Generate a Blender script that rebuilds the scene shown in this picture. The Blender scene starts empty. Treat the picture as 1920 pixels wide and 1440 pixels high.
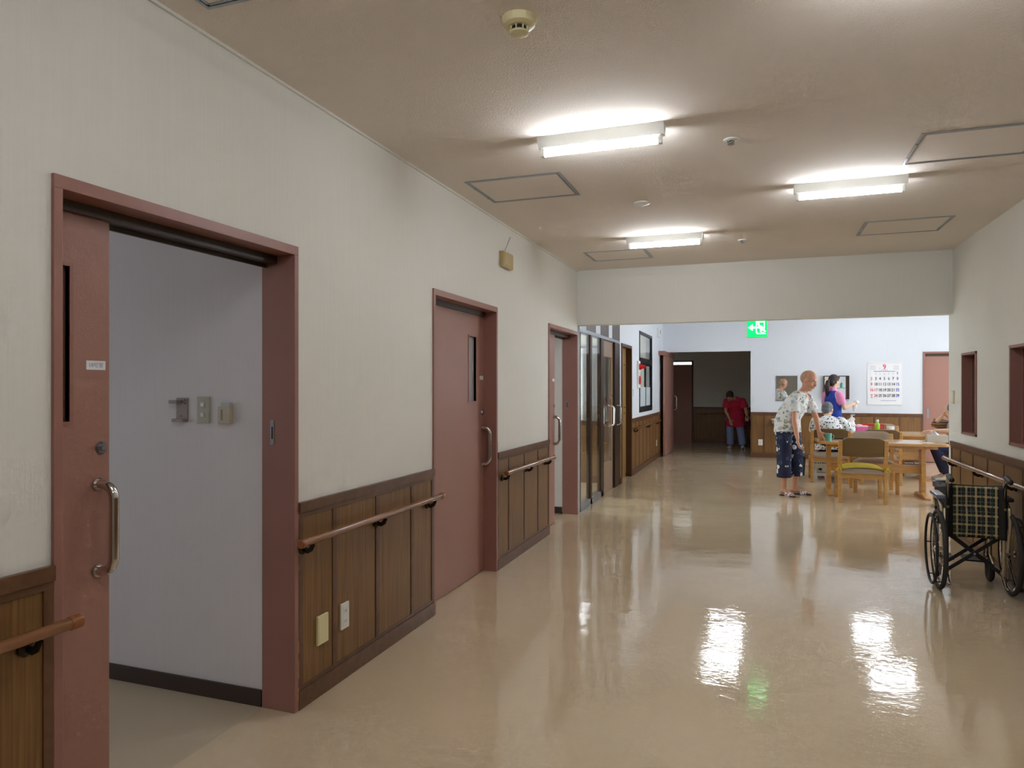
import bpy, bmesh, math, random
from mathutils import Vector, Matrix, Euler
random.seed(7)
PI = math.pi
V = Vector
sc = bpy.context.scene
COL = sc.collection

# ------------------------------------------------------------------ materials
def lin(c):
    return tuple(((x/255)/12.92 if x/255 <= .04045 else ((x/255+.055)/1.055)**2.4) for x in c) + (1,)

def new_mat(name):
    m = bpy.data.materials.new(name); m.use_nodes = True
    nt = m.node_tree
    return m, nt, nt.nodes['Principled BSDF']

def N(nt, t, **kw):
    n = nt.nodes.new(t)
    for k, v in kw.items():
        setattr(n, k, v)
    return n

def mat(name, rgb, rough=.5, metal=0, var=.05, scale=8, bump=0, bscale=60, stretch=(1, 1, 1), coat=0, spec=.5, trans=0, ior=1.5, sheen=0):
    """procedural material: a base colour with soft noise variation and an optional fine bump"""
    m, nt, b = new_mat(name)
    L = nt.links.new
    tc = N(nt, 'ShaderNodeTexCoord'); mp = N(nt, 'ShaderNodeMapping'); mp.inputs['Scale'].default_value = stretch
    L(tc.outputs['Object'], mp.inputs[0])
    nz = N(nt, 'ShaderNodeTexNoise'); nz.inputs['Scale'].default_value = scale; nz.inputs['Detail'].default_value = 4
    L(mp.outputs[0], nz.inputs['Vector'])
    mix = N(nt, 'ShaderNodeMix', data_type='RGBA')
    c = lin(rgb)
    mix.inputs[6].default_value = tuple(max(0, x*(1-var)) for x in c[:3]) + (1,)
    mix.inputs[7].default_value = tuple(min(1, x*(1+var)) for x in c[:3]) + (1,)
    L(nz.outputs[0], mix.inputs[0]); L(mix.outputs[2], b.inputs['Base Color'])
    b.inputs['Roughness'].default_value = rough; b.inputs['Metallic'].default_value = metal
    b.inputs['Specular IOR Level'].default_value = spec; b.inputs['Coat Weight'].default_value = coat
    b.inputs['Transmission Weight'].default_value = trans; b.inputs['IOR'].default_value = ior
    b.inputs['Sheen Weight'].default_value = sheen
    if bump:
        n2 = N(nt, 'ShaderNodeTexNoise'); n2.inputs['Scale'].default_value = bscale; n2.inputs['Detail'].default_value = 3
        L(mp.outputs[0], n2.inputs['Vector'])
        bp = N(nt, 'ShaderNodeBump'); bp.inputs['Strength'].default_value = bump; bp.inputs['Distance'].default_value = .01
        L(n2.outputs[0], bp.inputs['Height']); L(bp.outputs[0], b.inputs['Normal'])
    return m

def emis(name, rgb, strength, base=(240, 240, 240)):
    m, nt, b = new_mat(name)
    b.inputs['Base Color'].default_value = lin(base)
    b.inputs['Emission Color'].default_value = lin(rgb); b.inputs['Emission Strength'].default_value = strength
    return m

def wallpaper(name, rgb):
    m, nt, b = new_mat(name); L = nt.links.new
    tc = N(nt, 'ShaderNodeTexCoord'); mp = N(nt, 'ShaderNodeMapping'); mp.inputs['Scale'].default_value = (150, 150, 3)
    L(tc.outputs['Object'], mp.inputs[0])
    nz = N(nt, 'ShaderNodeTexNoise'); nz.inputs['Scale'].default_value = 1.; nz.inputs['Detail'].default_value = 4
    L(mp.outputs[0], nz.inputs['Vector'])
    n2 = N(nt, 'ShaderNodeTexNoise'); n2.inputs['Scale'].default_value = .8; L(tc.outputs['Object'], n2.inputs['Vector'])
    mix = N(nt, 'ShaderNodeMix', data_type='RGBA'); c = lin(rgb)
    mix.inputs[6].default_value = tuple(x*.95 for x in c[:3])+(1,); mix.inputs[7].default_value = tuple(min(1, x*1.03) for x in c[:3])+(1,)
    ad = N(nt, 'ShaderNodeMath', operation='MULTIPLY_ADD'); L(n2.outputs[0], ad.inputs[0]); ad.inputs[1].default_value = .25
    L(nz.outputs[0], ad.inputs[2])
    sb = N(nt, 'ShaderNodeMath', operation='SUBTRACT'); L(ad.outputs[0], sb.inputs[0]); sb.inputs[1].default_value = .12
    L(sb.outputs[0], mix.inputs[0]); L(mix.outputs[2], b.inputs['Base Color'])
    b.inputs['Roughness'].default_value = .62; b.inputs['Specular IOR Level'].default_value = .3
    bp = N(nt, 'ShaderNodeBump'); bp.inputs['Strength'].default_value = .15; bp.inputs['Distance'].default_value = .002
    L(nz.outputs[0], bp.inputs['Height']); L(bp.outputs[0], b.inputs['Normal'])
    return m

def wood(name, dark, light, rough=.4, grain=(60, 60, 2.2), coat=.0, cscale=1.):
    m, nt, b = new_mat(name); L = nt.links.new
    tc = N(nt, 'ShaderNodeTexCoord'); mp = N(nt, 'ShaderNodeMapping'); mp.inputs['Scale'].default_value = grain
    L(tc.outputs['Object'], mp.inputs[0])
    nz = N(nt, 'ShaderNodeTexNoise'); nz.inputs['Scale'].default_value = cscale; nz.inputs['Detail'].default_value = 6
    nz.inputs['Distortion'].default_value = .6
    L(mp.outputs[0], nz.inputs['Vector'])
    cr = N(nt, 'ShaderNodeValToRGB'); cr.color_ramp.elements[0].position = .3; cr.color_ramp.elements[1].position = .72
    cr.color_ramp.elements[0].color = lin(dark); cr.color_ramp.elements[1].color = lin(light)
    L(nz.outputs[0], cr.inputs[0]); L(cr.outputs[0], b.inputs['Base Color'])
    b.inputs['Roughness'].default_value = rough; b.inputs['Coat Weight'].default_value = coat
    return m

def floor_mat():
    m, nt, b = new_mat('polished_vinyl'); L = nt.links.new
    tc = N(nt, 'ShaderNodeTexCoord')
    n1 = N(nt, 'ShaderNodeTexNoise'); n1.inputs['Scale'].default_value = 1.3; n1.inputs['Detail'].default_value = 5
    L(tc.outputs['Object'], n1.inputs['Vector'])
    n3 = N(nt, 'ShaderNodeTexNoise'); n3.inputs['Scale'].default_value = 240; L(tc.outputs['Object'], n3.inputs['Vector'])
    mix = N(nt, 'ShaderNodeMix', data_type='RGBA')
    c = lin((216, 195, 163))
    mix.inputs[6].default_value = tuple(x*.90 for x in c[:3])+(1,); mix.inputs[7].default_value = tuple(x*1.06 for x in c[:3])+(1,)
    md = N(nt, 'ShaderNodeMath', operation='MULTIPLY_ADD'); L(n3.outputs[0], md.inputs[0]); md.inputs[1].default_value = .3
    ms = N(nt, 'ShaderNodeMath', operation='MULTIPLY'); L(n1.outputs[0], ms.inputs[0]); ms.inputs[1].default_value = .7
    L(ms.outputs[0], md.inputs[2]); L(md.outputs[0], mix.inputs[0]); L(mix.outputs[2], b.inputs['Base Color'])
    # worn polish: roughness patches
    mr = N(nt, 'ShaderNodeMapRange'); mr.inputs[3].default_value = .03; mr.inputs[4].default_value = .11
    mr.inputs[1].default_value = .35; mr.inputs[2].default_value = .7
    n4 = N(nt, 'ShaderNodeTexNoise'); n4.inputs['Scale'].default_value = 2.4; n4.inputs['Detail'].default_value = 7; n4.inputs['Roughness'].default_value = .65
    L(tc.outputs['Object'], n4.inputs['Vector']); L(n4.outputs[0], mr.inputs[0]); L(mr.outputs[0], b.inputs['Roughness'])
    b.inputs['IOR'].default_value = 1.5
    b.inputs['Specular IOR Level'].default_value = .8
    # uneven sheet: soft waves, a fine ripple
    mp = N(nt, 'ShaderNodeMapping'); mp.inputs['Scale'].default_value = (1, 1.5, 1); L(tc.outputs['Object'], mp.inputs[0])
    w1 = N(nt, 'ShaderNodeTexNoise'); w1.inputs['Scale'].default_value = 2.6; w1.inputs['Detail'].default_value = 2
    w2 = N(nt, 'ShaderNodeTexNoise'); w2.inputs['Scale'].default_value = 19; w2.inputs['Detail'].default_value = 2; w2.inputs['Roughness'].default_value = .6
    L(mp.outputs[0], w1.inputs['Vector']); L(mp.outputs[0], w2.inputs['Vector'])
    b1 = N(nt, 'ShaderNodeBump'); b1.inputs['Strength'].default_value = .5; b1.inputs['Distance'].default_value = .005
    b2 = N(nt, 'ShaderNodeBump'); b2.inputs['Strength'].default_value = .5; b2.inputs['Distance'].default_value = .0014
    L(w1.outputs[0], b1.inputs['Height']); L(w2.outputs[0], b2.inputs['Height']); L(b1.outputs[0], b2.inputs['Normal'])
    L(b2.outputs[0], b.inputs['Normal'])
    return m

def glass_mat(name, tint=(235, 240, 240), rough=0.):
    """thin architectural glass: clear with fresnel reflection"""
    m = bpy.data.materials.new(name); m.use_nodes = True; nt = m.node_tree; nt.nodes.clear(); L = nt.links.new
    o = N(nt, 'ShaderNodeOutputMaterial'); t = N(nt, 'ShaderNodeBsdfTransparent'); g = N(nt, 'ShaderNodeBsdfGlossy')
    t.inputs[0].default_value = lin(tint); g.inputs['Roughness'].default_value = rough
    f = N(nt, 'ShaderNodeFresnel'); f.inputs[0].default_value = 1.5
    # a thin pane: the same reflectance from both sides of each surface
    ge = N(nt, 'ShaderNodeNewGeometry'); io = N(nt, 'ShaderNodeMapRange'); L(ge.outputs['Backfacing'], io.inputs[0])
    io.inputs[3].default_value = 1.5; io.inputs[4].default_value = 1/1.5; L(io.outputs[0], f.inputs[0])
    mx = N(nt, 'ShaderNodeMixShader'); L(f.outputs[0], mx.inputs[0]); L(t.outputs[0], mx.inputs[1]); L(g.outputs[0], mx.inputs[2])
    L(mx.outputs[0], o.inputs[0]); return m

def spots(name, base, layers, rough=.8):
    """printed cloth: voronoi blobs/rings over a base colour. layers: (rgb, scale, inner, outer, seed)"""
    m, nt, b = new_mat(name); L = nt.links.new
    tc = N(nt, 'ShaderNodeTexCoord'); prev = None
    for rgb, scale, inner, outer, seed in layers:
        mp = N(nt, 'ShaderNodeMapping'); mp.inputs['Location'].default_value = (seed, seed*2, seed*3); L(tc.outputs['Object'], mp.inputs[0])
        nz = N(nt, 'ShaderNodeTexNoise'); nz.inputs['Scale'].default_value = 22; L(mp.outputs[0], nz.inputs['Vector'])
        va = N(nt, 'ShaderNodeVectorMath', operation='MULTIPLY_ADD'); L(nz.outputs[1], va.inputs[0]); va.inputs[1].default_value = (.04,)*3; L(mp.outputs[0], va.inputs[2])
        vo = N(nt, 'ShaderNodeTexVoronoi'); vo.inputs['Scale'].default_value = scale; vo.inputs['Randomness'].default_value = .8
        L(va.outputs[0], vo.inputs['Vector'])
        lt = N(nt, 'ShaderNodeMath', operation='LESS_THAN'); L(vo.outputs['Distance'], lt.inputs[0]); lt.inputs[1].default_value = outer
        gt = N(nt, 'ShaderNodeMath', operation='GREATER_THAN'); L(vo.outputs['Distance'], gt.inputs[0]); gt.inputs[1].default_value = inner
        ml = N(nt, 'ShaderNodeMath', operation='MULTIPLY'); L(lt.outputs[0], ml.inputs[0]); L(gt.outputs[0], ml.inputs[1])
        mx = N(nt, 'ShaderNodeMix', data_type='RGBA'); L(ml.outputs[0], mx.inputs[0]); mx.inputs[7].default_value = lin(rgb)
        if prev is None: mx.inputs[6].default_value = lin(base)
        else: L(prev, mx.inputs[6])
        prev = mx.outputs[2]
    L(prev, b.inputs['Base Color']); b.inputs['Roughness'].default_value = rough
    return m

def stripes_mat(name, base, lines, rough=.8):
    """woven bands: lines = (axis, period, start, width, rgb, strength)"""
    m, nt, b = new_mat(name); L = nt.links.new
    tc = N(nt, 'ShaderNodeTexCoord'); sx = N(nt, 'ShaderNodeSeparateXYZ'); L(tc.outputs['Object'], sx.inputs[0]); prev = None
    for ax, per, st, wd, rgb, strg in lines:
        a = N(nt, 'ShaderNodeMath', operation='ADD'); L(sx.outputs[ax], a.inputs[0]); a.inputs[1].default_value = 10*per-st
        mo = N(nt, 'ShaderNodeMath', operation='MODULO'); L(a.outputs[0], mo.inputs[0]); mo.inputs[1].default_value = per
        lt = N(nt, 'ShaderNodeMath', operation='LESS_THAN'); L(mo.outputs[0], lt.inputs[0]); lt.inputs[1].default_value = wd
        ml = N(nt, 'ShaderNodeMath', operation='MULTIPLY'); L(lt.outputs[0], ml.inputs[0]); ml.inputs[1].default_value = strg
        mx = N(nt, 'ShaderNodeMix', data_type='RGBA'); L(ml.outputs[0], mx.inputs[0]); mx.inputs[7].default_value = lin(rgb)
        if prev is None: mx.inputs[6].default_value = lin(base)
        else: L(prev, mx.inputs[6])
        prev = mx.outputs[2]
    L(prev, b.inputs['Base Color']); b.inputs['Roughness'].default_value = rough
    return m

M = dict(
    wall=wallpaper('cream_wallpaper', (230, 228, 220)),
    wall_cool=wallpaper('white_wallpaper', (224, 229, 236)),
    wall_lilac=wallpaper('pale_grey_wallpaper', (227, 223, 225)),
    ceil=mat('beige_ceiling_board', (235, 225, 215), .9, var=.02, scale=3, bump=.25, bscale=180),
    ceil_white=mat('white_ceiling_board', (225, 225, 222), .9, var=.02, bump=.2, bscale=150),
    floor=floor_mat(),
    panel=wood('brown_wall_panel', (108, 75, 38), (142, 103, 57), .42, (70, 70, 2.2)),
    trimwood=wood('dark_trim_wood', (92, 60, 40), (112, 77, 52), .35, (20, 20, 20)),
    baseb=mat('dark_skirting', (58, 40, 33), .5),
    pink=mat('dusty_rose_paint', (163, 118, 104), .42, var=.04, scale=2, bump=.05, bscale=120),
    pinkd=mat('dusty_rose_frame_paint', (155, 109, 97), .4, var=.06, scale=5),
    scuff=mat('scuffed_bare_wood', (176, 130, 92), .7, var=.2, scale=40),
    track=mat('dark_door_track', (58, 40, 24), .35),
    chrome=mat('polished_steel', (205, 200, 195), .16, 1, var=.03),
    steel=mat('brushed_steel', (150, 150, 155), .35, 1, var=.05),
    bronze=mat('dark_bronze', (62, 56, 50), .35, .9),
    railw=wood('handrail_resin_wood', (120, 76, 44), (146, 96, 58), .22, (30, 2.5, 30), coat=.4),
    railcap=mat('handrail_end_plastic', (150, 88, 40), .25, coat=.3),
    ivory=mat('ivory_plastic', (226, 216, 170), .4, var=.02),
    white_pl=mat('white_plastic', (232, 232, 226), .4, var=.02),
    grey_pl=mat('light_grey_plastic', (190, 190, 190), .45, var=.03),
    green_gl=mat('pale_green_switch_plate', (176, 176, 154), .35),
    beige_pl=mat('aged_beige_plastic', (196, 172, 118), .45, var=.05),
    taupe_pl=mat('taupe_plastic', (148, 134, 128), .45, var=.05),
    dark=mat('near_black', (22, 22, 24), .5),
    black=mat('black_vinyl', (20, 20, 21), .42, var=.2, bump=.15, bscale=90),
    rubber=mat('grey_rubber', (48, 46, 45), .7),
    frame_m=mat('champagne_painted_tube', (196, 178, 150), .3, .55),
    alu=mat('grey_aluminium', (168, 172, 178), .32, .85, var=.03),
    brownal=mat('brown_anodised_aluminium', (72, 54, 44), .35, .6, var=.06),
    brownwood=wood('dark_brown_door_wood', (66, 38, 20), (92, 56, 30), .38, (50, 50, 2)),
    oak=wood('yellow_brown_door_wood', (140, 108, 58), (166, 130, 76), .4, (50, 50, 2)),
    doorbeige=mat('taupe_painted_door', (156, 130, 108), .4),
    beech=wood('beech_wood', (186, 134, 70), (210, 160, 92), .32, (4, 4, 26), coat=.2, cscale=2),
    beecht=wood('beech_table_top', (194, 142, 76), (218, 170, 104), .2, (3, 40, 40), coat=.35, cscale=1.5),
    beechf=wood('beech_front_edge', (190, 136, 76), (206, 154, 92), .3, (3, 40, 40), coat=.2),
    olive=mat('olive_brown_fabric', (112, 86, 48), .85, var=.1, scale=60, bump=.2, bscale=300),
    taupe=mat('taupe_vinyl', (166, 146, 126), .5, var=.05, bump=.1, bscale=150),
    yellow=mat('mustard_cushion_cloth', (196, 172, 52), .85, var=.12, scale=20, bump=.3, bscale=120),
    skin=mat('skin', (206, 150, 122), .5, var=.06, scale=12),
    skin_pale=mat('fair_skin', (222, 182, 154), .5, var=.06, scale=12),
    hair_dark=mat('dark_brown_hair', (46, 32, 28), .5, var=.3, scale=60, bump=.5, bscale=120, stretch=(1, 1, .2)),
    hair_grey=mat('grey_hair', (112, 116, 120), .6, var=.3, scale=60, bump=.5, bscale=120),
    hair_stub=mat('short_stubble_hair', (184, 146, 122), .8, var=.12, scale=80),
    ivory_old=mat('dull_ivory_plastic', (192, 182, 158), .45), floor_dull=mat('dull_vinyl', (196, 180, 152), .3, var=.05, scale=2), slot_film=mat('grey_blind_film', (158, 150, 150), .35, var=.12, scale=6, stretch=(1, 40, .3)), blind=mat('rose_blind_film', (112, 72, 62), .4), eye=mat('eye_white', (235, 232, 226), .2), iris=mat('dark_iris', (40, 28, 22), .2), lip=mat('lips', (170, 96, 86), .45),
    blue=mat('royal_blue_vest_cloth', (30, 62, 158), .8, var=.08, scale=20, bump=.25, bscale=25),
    rose=mat('pink_polo_cloth', (238, 152, 200), .8, var=.05, scale=15, bump=.2, bscale=25),
    navy=mat('navy_trouser_cloth', (30, 34, 66), .85, var=.15, bump=.2, bscale=30),
    red=mat('crimson_tunic_cloth', (196, 34, 70), .8, var=.12, scale=14, bump=.3, bscale=22),
    jean=mat('light_blue_denim', (136, 156, 204), .85, var=.12, scale=30, bump=.2, bscale=120),
    greyknit=mat('pale_grey_shirt_cloth', (176, 180, 188), .85, var=.08, scale=20, bump=.3, bscale=40),
    shoe=mat('white_shoe', (214, 210, 204), .6),
    redpl=mat('red_plastic', (214, 26, 34), .35), pinkpl=mat('pink_plastic', (232, 110, 190), .4, var=.04),
    palepink=mat('pale_pink_lid', (246, 206, 224), .45), wine=mat('dark_wine_cloth', (74, 20, 36), .8),
    teal=mat('mint_green_plastic', (112, 186, 170), .4, var=.04), tea=mat('green_tea_liquid', (150, 206, 40), .15, var=.05, coat=.5),
    paper=mat('paper_white', (238, 238, 240), .7, var=.02), tissue=mat('tissue_box_card', (206, 198, 184), .7, var=.04),
    bag=mat('crumpled_white_plastic', (234, 232, 230), .35, var=.08, scale=20, bump=.6, bscale=40),
    cream_cer=mat('white_ceramic', (240, 240, 238), .15, coat=.5),
    mirror=mat('mirror_silver', (232, 234, 232), .02, 1, var=0),
    glass=glass_mat('clear_glass', (248, 250, 249)), frost=mat('frosted_film', (216, 230, 234), .5, trans=.25),
    winblk=mat('black_window_aluminium', (28, 31, 38), .35, .4), curtain=mat('white_curtain', (232, 236, 240), .8, bump=.2, bscale=20, stretch=(1, 6, .2)),
    tube=emis('lit_fluorescent_tube', (242, 248, 255), 17), tube_far=emis('lit_dining_tube', (236, 244, 255), 9), led=emis('lit_strip', (240, 248, 255), .6),
    green=emis('lit_green_sign', (0, 215, 84), .55, (0, 120, 60)), signw=emis('lit_white_sign', (225, 255, 240), .5),
    ink=mat('black_ink', (58, 64, 78), .8), inkred=mat('red_ink', (226, 70, 96), .8), inkblue=mat('blue_ink', (78, 92, 196), .8), inkgrey=mat('grey_ink', (170, 178, 196), .8),
    purple=mat('purple_cushion_cloth', (86, 24, 66), .7),
)
M['shirt_floral'] = spots('pale_leaf_print', (222, 224, 222), [((176, 182, 190), 15, .0, .36, 1.3), ((150, 154, 124), 11, .0, .27, 4.1), ((208, 182, 188), 12, .0, .27, 7.7), ((128, 136, 122), 20, .0, .22, 2.9)])
M['pants_floral'] = spots('navy_daisy_print', (24, 30, 60), [((60, 84, 124), 11, .22, .30, 3.3), ((226, 226, 222), 9.5, .10, .29, 1.1), ((206, 206, 210), 13, .0, .17, 5.1)])
M['shirt_black_print'] = spots('black_leaf_print', (236, 238, 240), [((34, 38, 46), 24, .08, .3, 1.9), ((90, 98, 106), 17, .0, .22, 6.1)])
M['sleeve_stripe'] = stripes_mat('dark_banded_knit', (52, 20, 24), [(2, .045, 0, .012, (206, 160, 90), .9), (2, .045, .022, .006, (230, 220, 200), .6)])
M['plaid'] = stripes_mat('black_tan_plaid', (24, 26, 26), [
    (0, .058, .0, .013, (214, 196, 146), .6), (2, .066, .01, .013, (214, 196, 146), .6),
    (0, .058, .030, .006, (150, 150, 150), .35), (2, .066, .042, .006, (150, 150, 150), .35),
    (0, .058, .041, .008, (40, 74, 50), .7)])

# ------------------------------------------------------------------ mesh helpers
class MB:
    def __init__(s): s.bm = bmesh.new()
    def box(s, x0, x1, y0, y1, z0, z1, bevel=0):
        bm2 = bmesh.new() if bevel else s.bm
        vs = [bm2.verts.new((x, y, z)) for x in (x0, x1) for y in (y0, y1) for z in (z0, z1)]
        for f in ((0, 1, 3, 2), (4, 6, 7, 5), (0, 4, 5, 1), (2, 3, 7, 6), (0, 2, 6, 4), (1, 5, 7, 3)):
            bm2.faces.new([vs[i] for i in f])
        if bevel:
            bmesh.ops.bevel(bm2, geom=bm2.edges[:], offset=bevel, segments=2, profile=.6, affect='EDGES')
            s._merge(bm2)
        return s
    def _merge(s, bm2, mtx=None):
        me = bpy.data.meshes.new('tmp'); bm2.to_mesh(me); bm2.free()
        if mtx: me.transform(mtx)
        s.bm.from_mesh(me); bpy.data.meshes.remove(me)
    def obox(s, c, size, rot=(0, 0, 0), bevel=0):
        b = MB(); x, y, z = (i/2 for i in size); b.box(-x, x, -y, y, -z, z, bevel)
        s._merge(b.bm, Matrix.Translation(c) @ Euler(rot).to_matrix().to_4x4()); return s
    def loft(s, pts, rad, side=None, seg=14, cap='flat', closed=False):
        pts = [V(p) for p in pts]; n = len(pts)
        if not isinstance(rad, (list, tuple)): rad = [rad]*n
        if isinstance(rad, tuple) and len(rad) == 2 and n != 2: rad = [rad]*n
        rad = [(r, r) if not isinstance(r, (list, tuple)) else r for r in rad]
        rings = []; prev = None
        for i, p in enumerate(pts):
            if closed: t = pts[(i+1) % n]-pts[i-1]
            else: t = pts[min(i+1, n-1)]-pts[max(i-1, 0)]
            t.normalize()
            if side is not None: a = V(side)-t*V(side).dot(t)
            elif prev is None:
                a = V((0, 0, 1)).cross(t)
                if a.length < .05: a = V((1, 0, 0)).cross(t) if abs(t.x) < .9 else V((0, 1, 0))
                a = a - t*a.dot(t)
            else: a = prev-t*prev.dot(t)
            a.normalize(); prev = a; b = t.cross(a)
            rings.append((p, t, a, b, rad[i]))
        if cap == 'round' and not closed:
            def dome(r, sgn):
                p, t, a, b, (ra, rb) = r; q = min(ra, rb); out = []
                for k in (35, 65, 84):
                    an = math.radians(k); out.append((p+t*sgn*q*math.sin(an), t, a, b, (ra-q+q*math.cos(an), rb-q+q*math.cos(an))))
                return out
            rings = list(reversed(dome(rings[0], -1)))+rings+dome(rings[-1], 1)
        vr = []
        for p, t, a, b, (ra, rb) in rings:
            vr.append([s.bm.verts.new(p+a*math.cos(2*PI*k/seg)*ra+b*math.sin(2*PI*k/seg)*rb) for k in range(seg)])
        m = len(vr)
        for i in range(m if closed else m-1):
            A, B = vr[i], vr[(i+1) % m]
            for k in range(seg):
                s.bm.faces.new((A[k], A[(k+1) % seg], B[(k+1) % seg], B[k]))
        if not closed:
            s.bm.faces.new(list(reversed(vr[0]))); s.bm.faces.new(vr[-1])
        return s
    def cyl(s, p0, p1, r, seg=20, r2=None): return s.loft([p0, p1], [r, r if r2 is None else r2], seg=seg)
    def cap(s, p0, p1, r0, r1=None, seg=12): return s.loft([p0, p1], [r0, r0 if r1 is None else r1], seg=seg, cap='round')
    def ring(s, c, axis, R, r, seg=48, tseg=10):
        axis = V(axis).normalized(); a = axis.orthogonal().normalized(); b = axis.cross(a); c = V(c)
        return s.loft([c+(a*math.cos(2*PI*k/seg)+b*math.sin(2*PI*k/seg))*R for k in range(seg)], r, side=None, seg=tseg, closed=True) if False else s._torus(c, a, b, axis, R, r, seg, tseg)
    def _torus(s, c, a, b, ax, R, r, seg, tseg):
        vs = []
        for k in range(seg):
            d = a*math.cos(2*PI*k/seg)+b*math.sin(2*PI*k/seg)
            vs.append([s.bm.verts.new(c+d*(R+r*math.cos(2*PI*j/tseg))+ax*r*math.sin(2*PI*j/tseg)) for j in range(tseg)])
        for k in range(seg):
            A, B = vs[k], vs[(k+1) % seg]
            for j in range(tseg): s.bm.faces.new((A[j], B[j], B[(j+1) % tseg], A[(j+1) % tseg]))
        return s
    def lathe(s, c, prof, seg=32, axis='z'):
        vs = []
        for r, h in prof:
            row = []
            for k in range(seg):
                x, y = r*math.cos(2*PI*k/seg), r*math.sin(2*PI*k/seg)
                p = (x, y, h) if axis == 'z' else ((h, x, y) if axis == 'x' else (x, h, y))
                row.append(s.bm.verts.new(V(c)+V(p)))
            vs.append(row)
        for i in range(len(vs)-1):
            for k in range(seg): s.bm.faces.new((vs[i][k], vs[i][(k+1) % seg], vs[i+1][(k+1) % seg], vs[i+1][k]))
        if prof[0][0] > 1e-5: s.bm.faces.new(list(reversed(vs[0])))
        if prof[-1][0] > 1e-5: s.bm.faces.new(vs[-1])
        return s
    def ell(s, c, r, rot=None, seg=20, rings=14):
        bm2 = bmesh.new(); bmesh.ops.create_uvsphere(bm2, u_segments=seg, v_segments=rings, radius=1)
        R = rot.to_4x4() if rot is not None else Matrix.Identity(4)
        s._merge(bm2, Matrix.Translation(c) @ R @ Matrix.Diagonal((r[0], r[1], r[2], 1))); return s
    def prism(s, poly, axis, a0, a1, bevel=0):
        """poly in the two other axes (in xyz order), extruded from a0 to a1 along axis"""
        bm2 = bmesh.new()
        def P(u, v, w): return {'x': (w, u, v), 'y': (u, w, v), 'z': (u, v, w)}[axis]
        A = [bm2.verts.new(P(u, v, a0)) for u, v in poly]; B = [bm2.verts.new(P(u, v, a1)) for u, v in poly]; n = len(poly)
        bm2.faces.new(A); bm2.faces.new(list(reversed(B)))
        for i in range(n): bm2.faces.new((A[i], B[i], B[(i+1) % n], A[(i+1) % n]))
        if bevel: bmesh.ops.bevel(bm2, geom=bm2.edges[:], offset=bevel, segments=2, profile=.6, affect='EDGES')
        s._merge(bm2); return s
    def grid(s, f, nu, nv):
        g = [[s.bm.verts.new(f(i/nu, j/nv)) for j in range(nv+1)] for i in range(nu+1)]
        for i in range(nu):
            for j in range(nv): s.bm.faces.new((g[i][j], g[i+1][j], g[i+1][j+1], g[i][j+1]))
        return s
    def build(s, name, m, parent=None, smooth=True, off=(0, 0, 0), solid=0, subsurf=0):
        bmesh.ops.remove_doubles(s.bm, verts=s.bm.verts[:], dist=1e-6)
        if not solid: bmesh.ops.recalc_face_normals(s.bm, faces=s.bm.faces[:])
        me = bpy.data.meshes.new(name); s.bm.to_mesh(me); s.bm.free()
        if any(off): me.transform(Matrix.Translation(V(off)))
        me.materials.append(m)
        if smooth:
            me.polygons.foreach_set('use_smooth', [True]*len(me.polygons))
            me.set_sharp_from_angle(angle=math.radians(38))
        o = bpy.data.objects.new(name, me); COL.objects.link(o)
        if parent: o.parent = parent
        if solid:
            md = o.modifiers.new('thick', 'SOLIDIFY'); md.thickness = solid; md.offset = 0
        if smooth and not solid:
            md = o.modifiers.new('weighted', 'WEIGHTED_NORMAL'); md.keep_sharp = True
        if subsurf:
            md = o.modifiers.new('sub', 'SUBSURF'); md.levels = subsurf; md.render_levels = subsurf
        return o

def tag(o, label, cat=None, group=None, kind=None):
    if label: o['label'] = label
    if cat: o['category'] = cat
    if group: o['group'] = group
    if kind: o['kind'] = kind
    return o
def empty(name, loc=(0, 0, 0), rz=0, label=None, cat=None, group=None, kind=None):
    o = bpy.data.objects.new(name, None); COL.objects.link(o); o.location = loc; o.rotation_euler = (0, 0, rz); o.empty_display_size = .1
    return tag(o, label, cat, group, kind)
def copy_tree(o, parent=None):
    c = o.copy(); COL.objects.link(c); c.parent = parent
    for ch in list(o.children): copy_tree(ch, c)
    return c
def text_mesh(items, name, m, parent, rot, bold=.0, sx=1.0):
    """items: (string, size, location). one mesh part of raised lettering"""
    bm = bmesh.new(); R = Euler(rot).to_matrix().to_4x4()
    for st, size, loc in items:
        cu = bpy.data.curves.new('t', 'FONT'); cu.body = st; cu.size = size; cu.align_x = 'CENTER'; cu.align_y = 'CENTER'; cu.extrude = .0006; cu.offset = bold*size
        o = bpy.data.objects.new('t', cu); COL.objects.link(o); bpy.context.view_layer.update()
        me = bpy.data.meshes.new_from_object(o.evaluated_get(bpy.context.evaluated_depsgraph_get()))
        me.transform(Matrix.Translation(loc) @ R @ Matrix.Diagonal((sx, 1, 1, 1))); bm.from_mesh(me); bpy.data.meshes.remove(me)
        bpy.data.objects.remove(o); bpy.data.curves.remove(cu)
    me = bpy.data.meshes.new(name); bm.to_mesh(me); bm.free(); me.materials.append(m)
    o = bpy.data.objects.new(name, me); COL.objects.link(o); o.parent = parent; return o
def struct(o, label, cat='wall'): return tag(o, label, cat, kind='structure')

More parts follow.
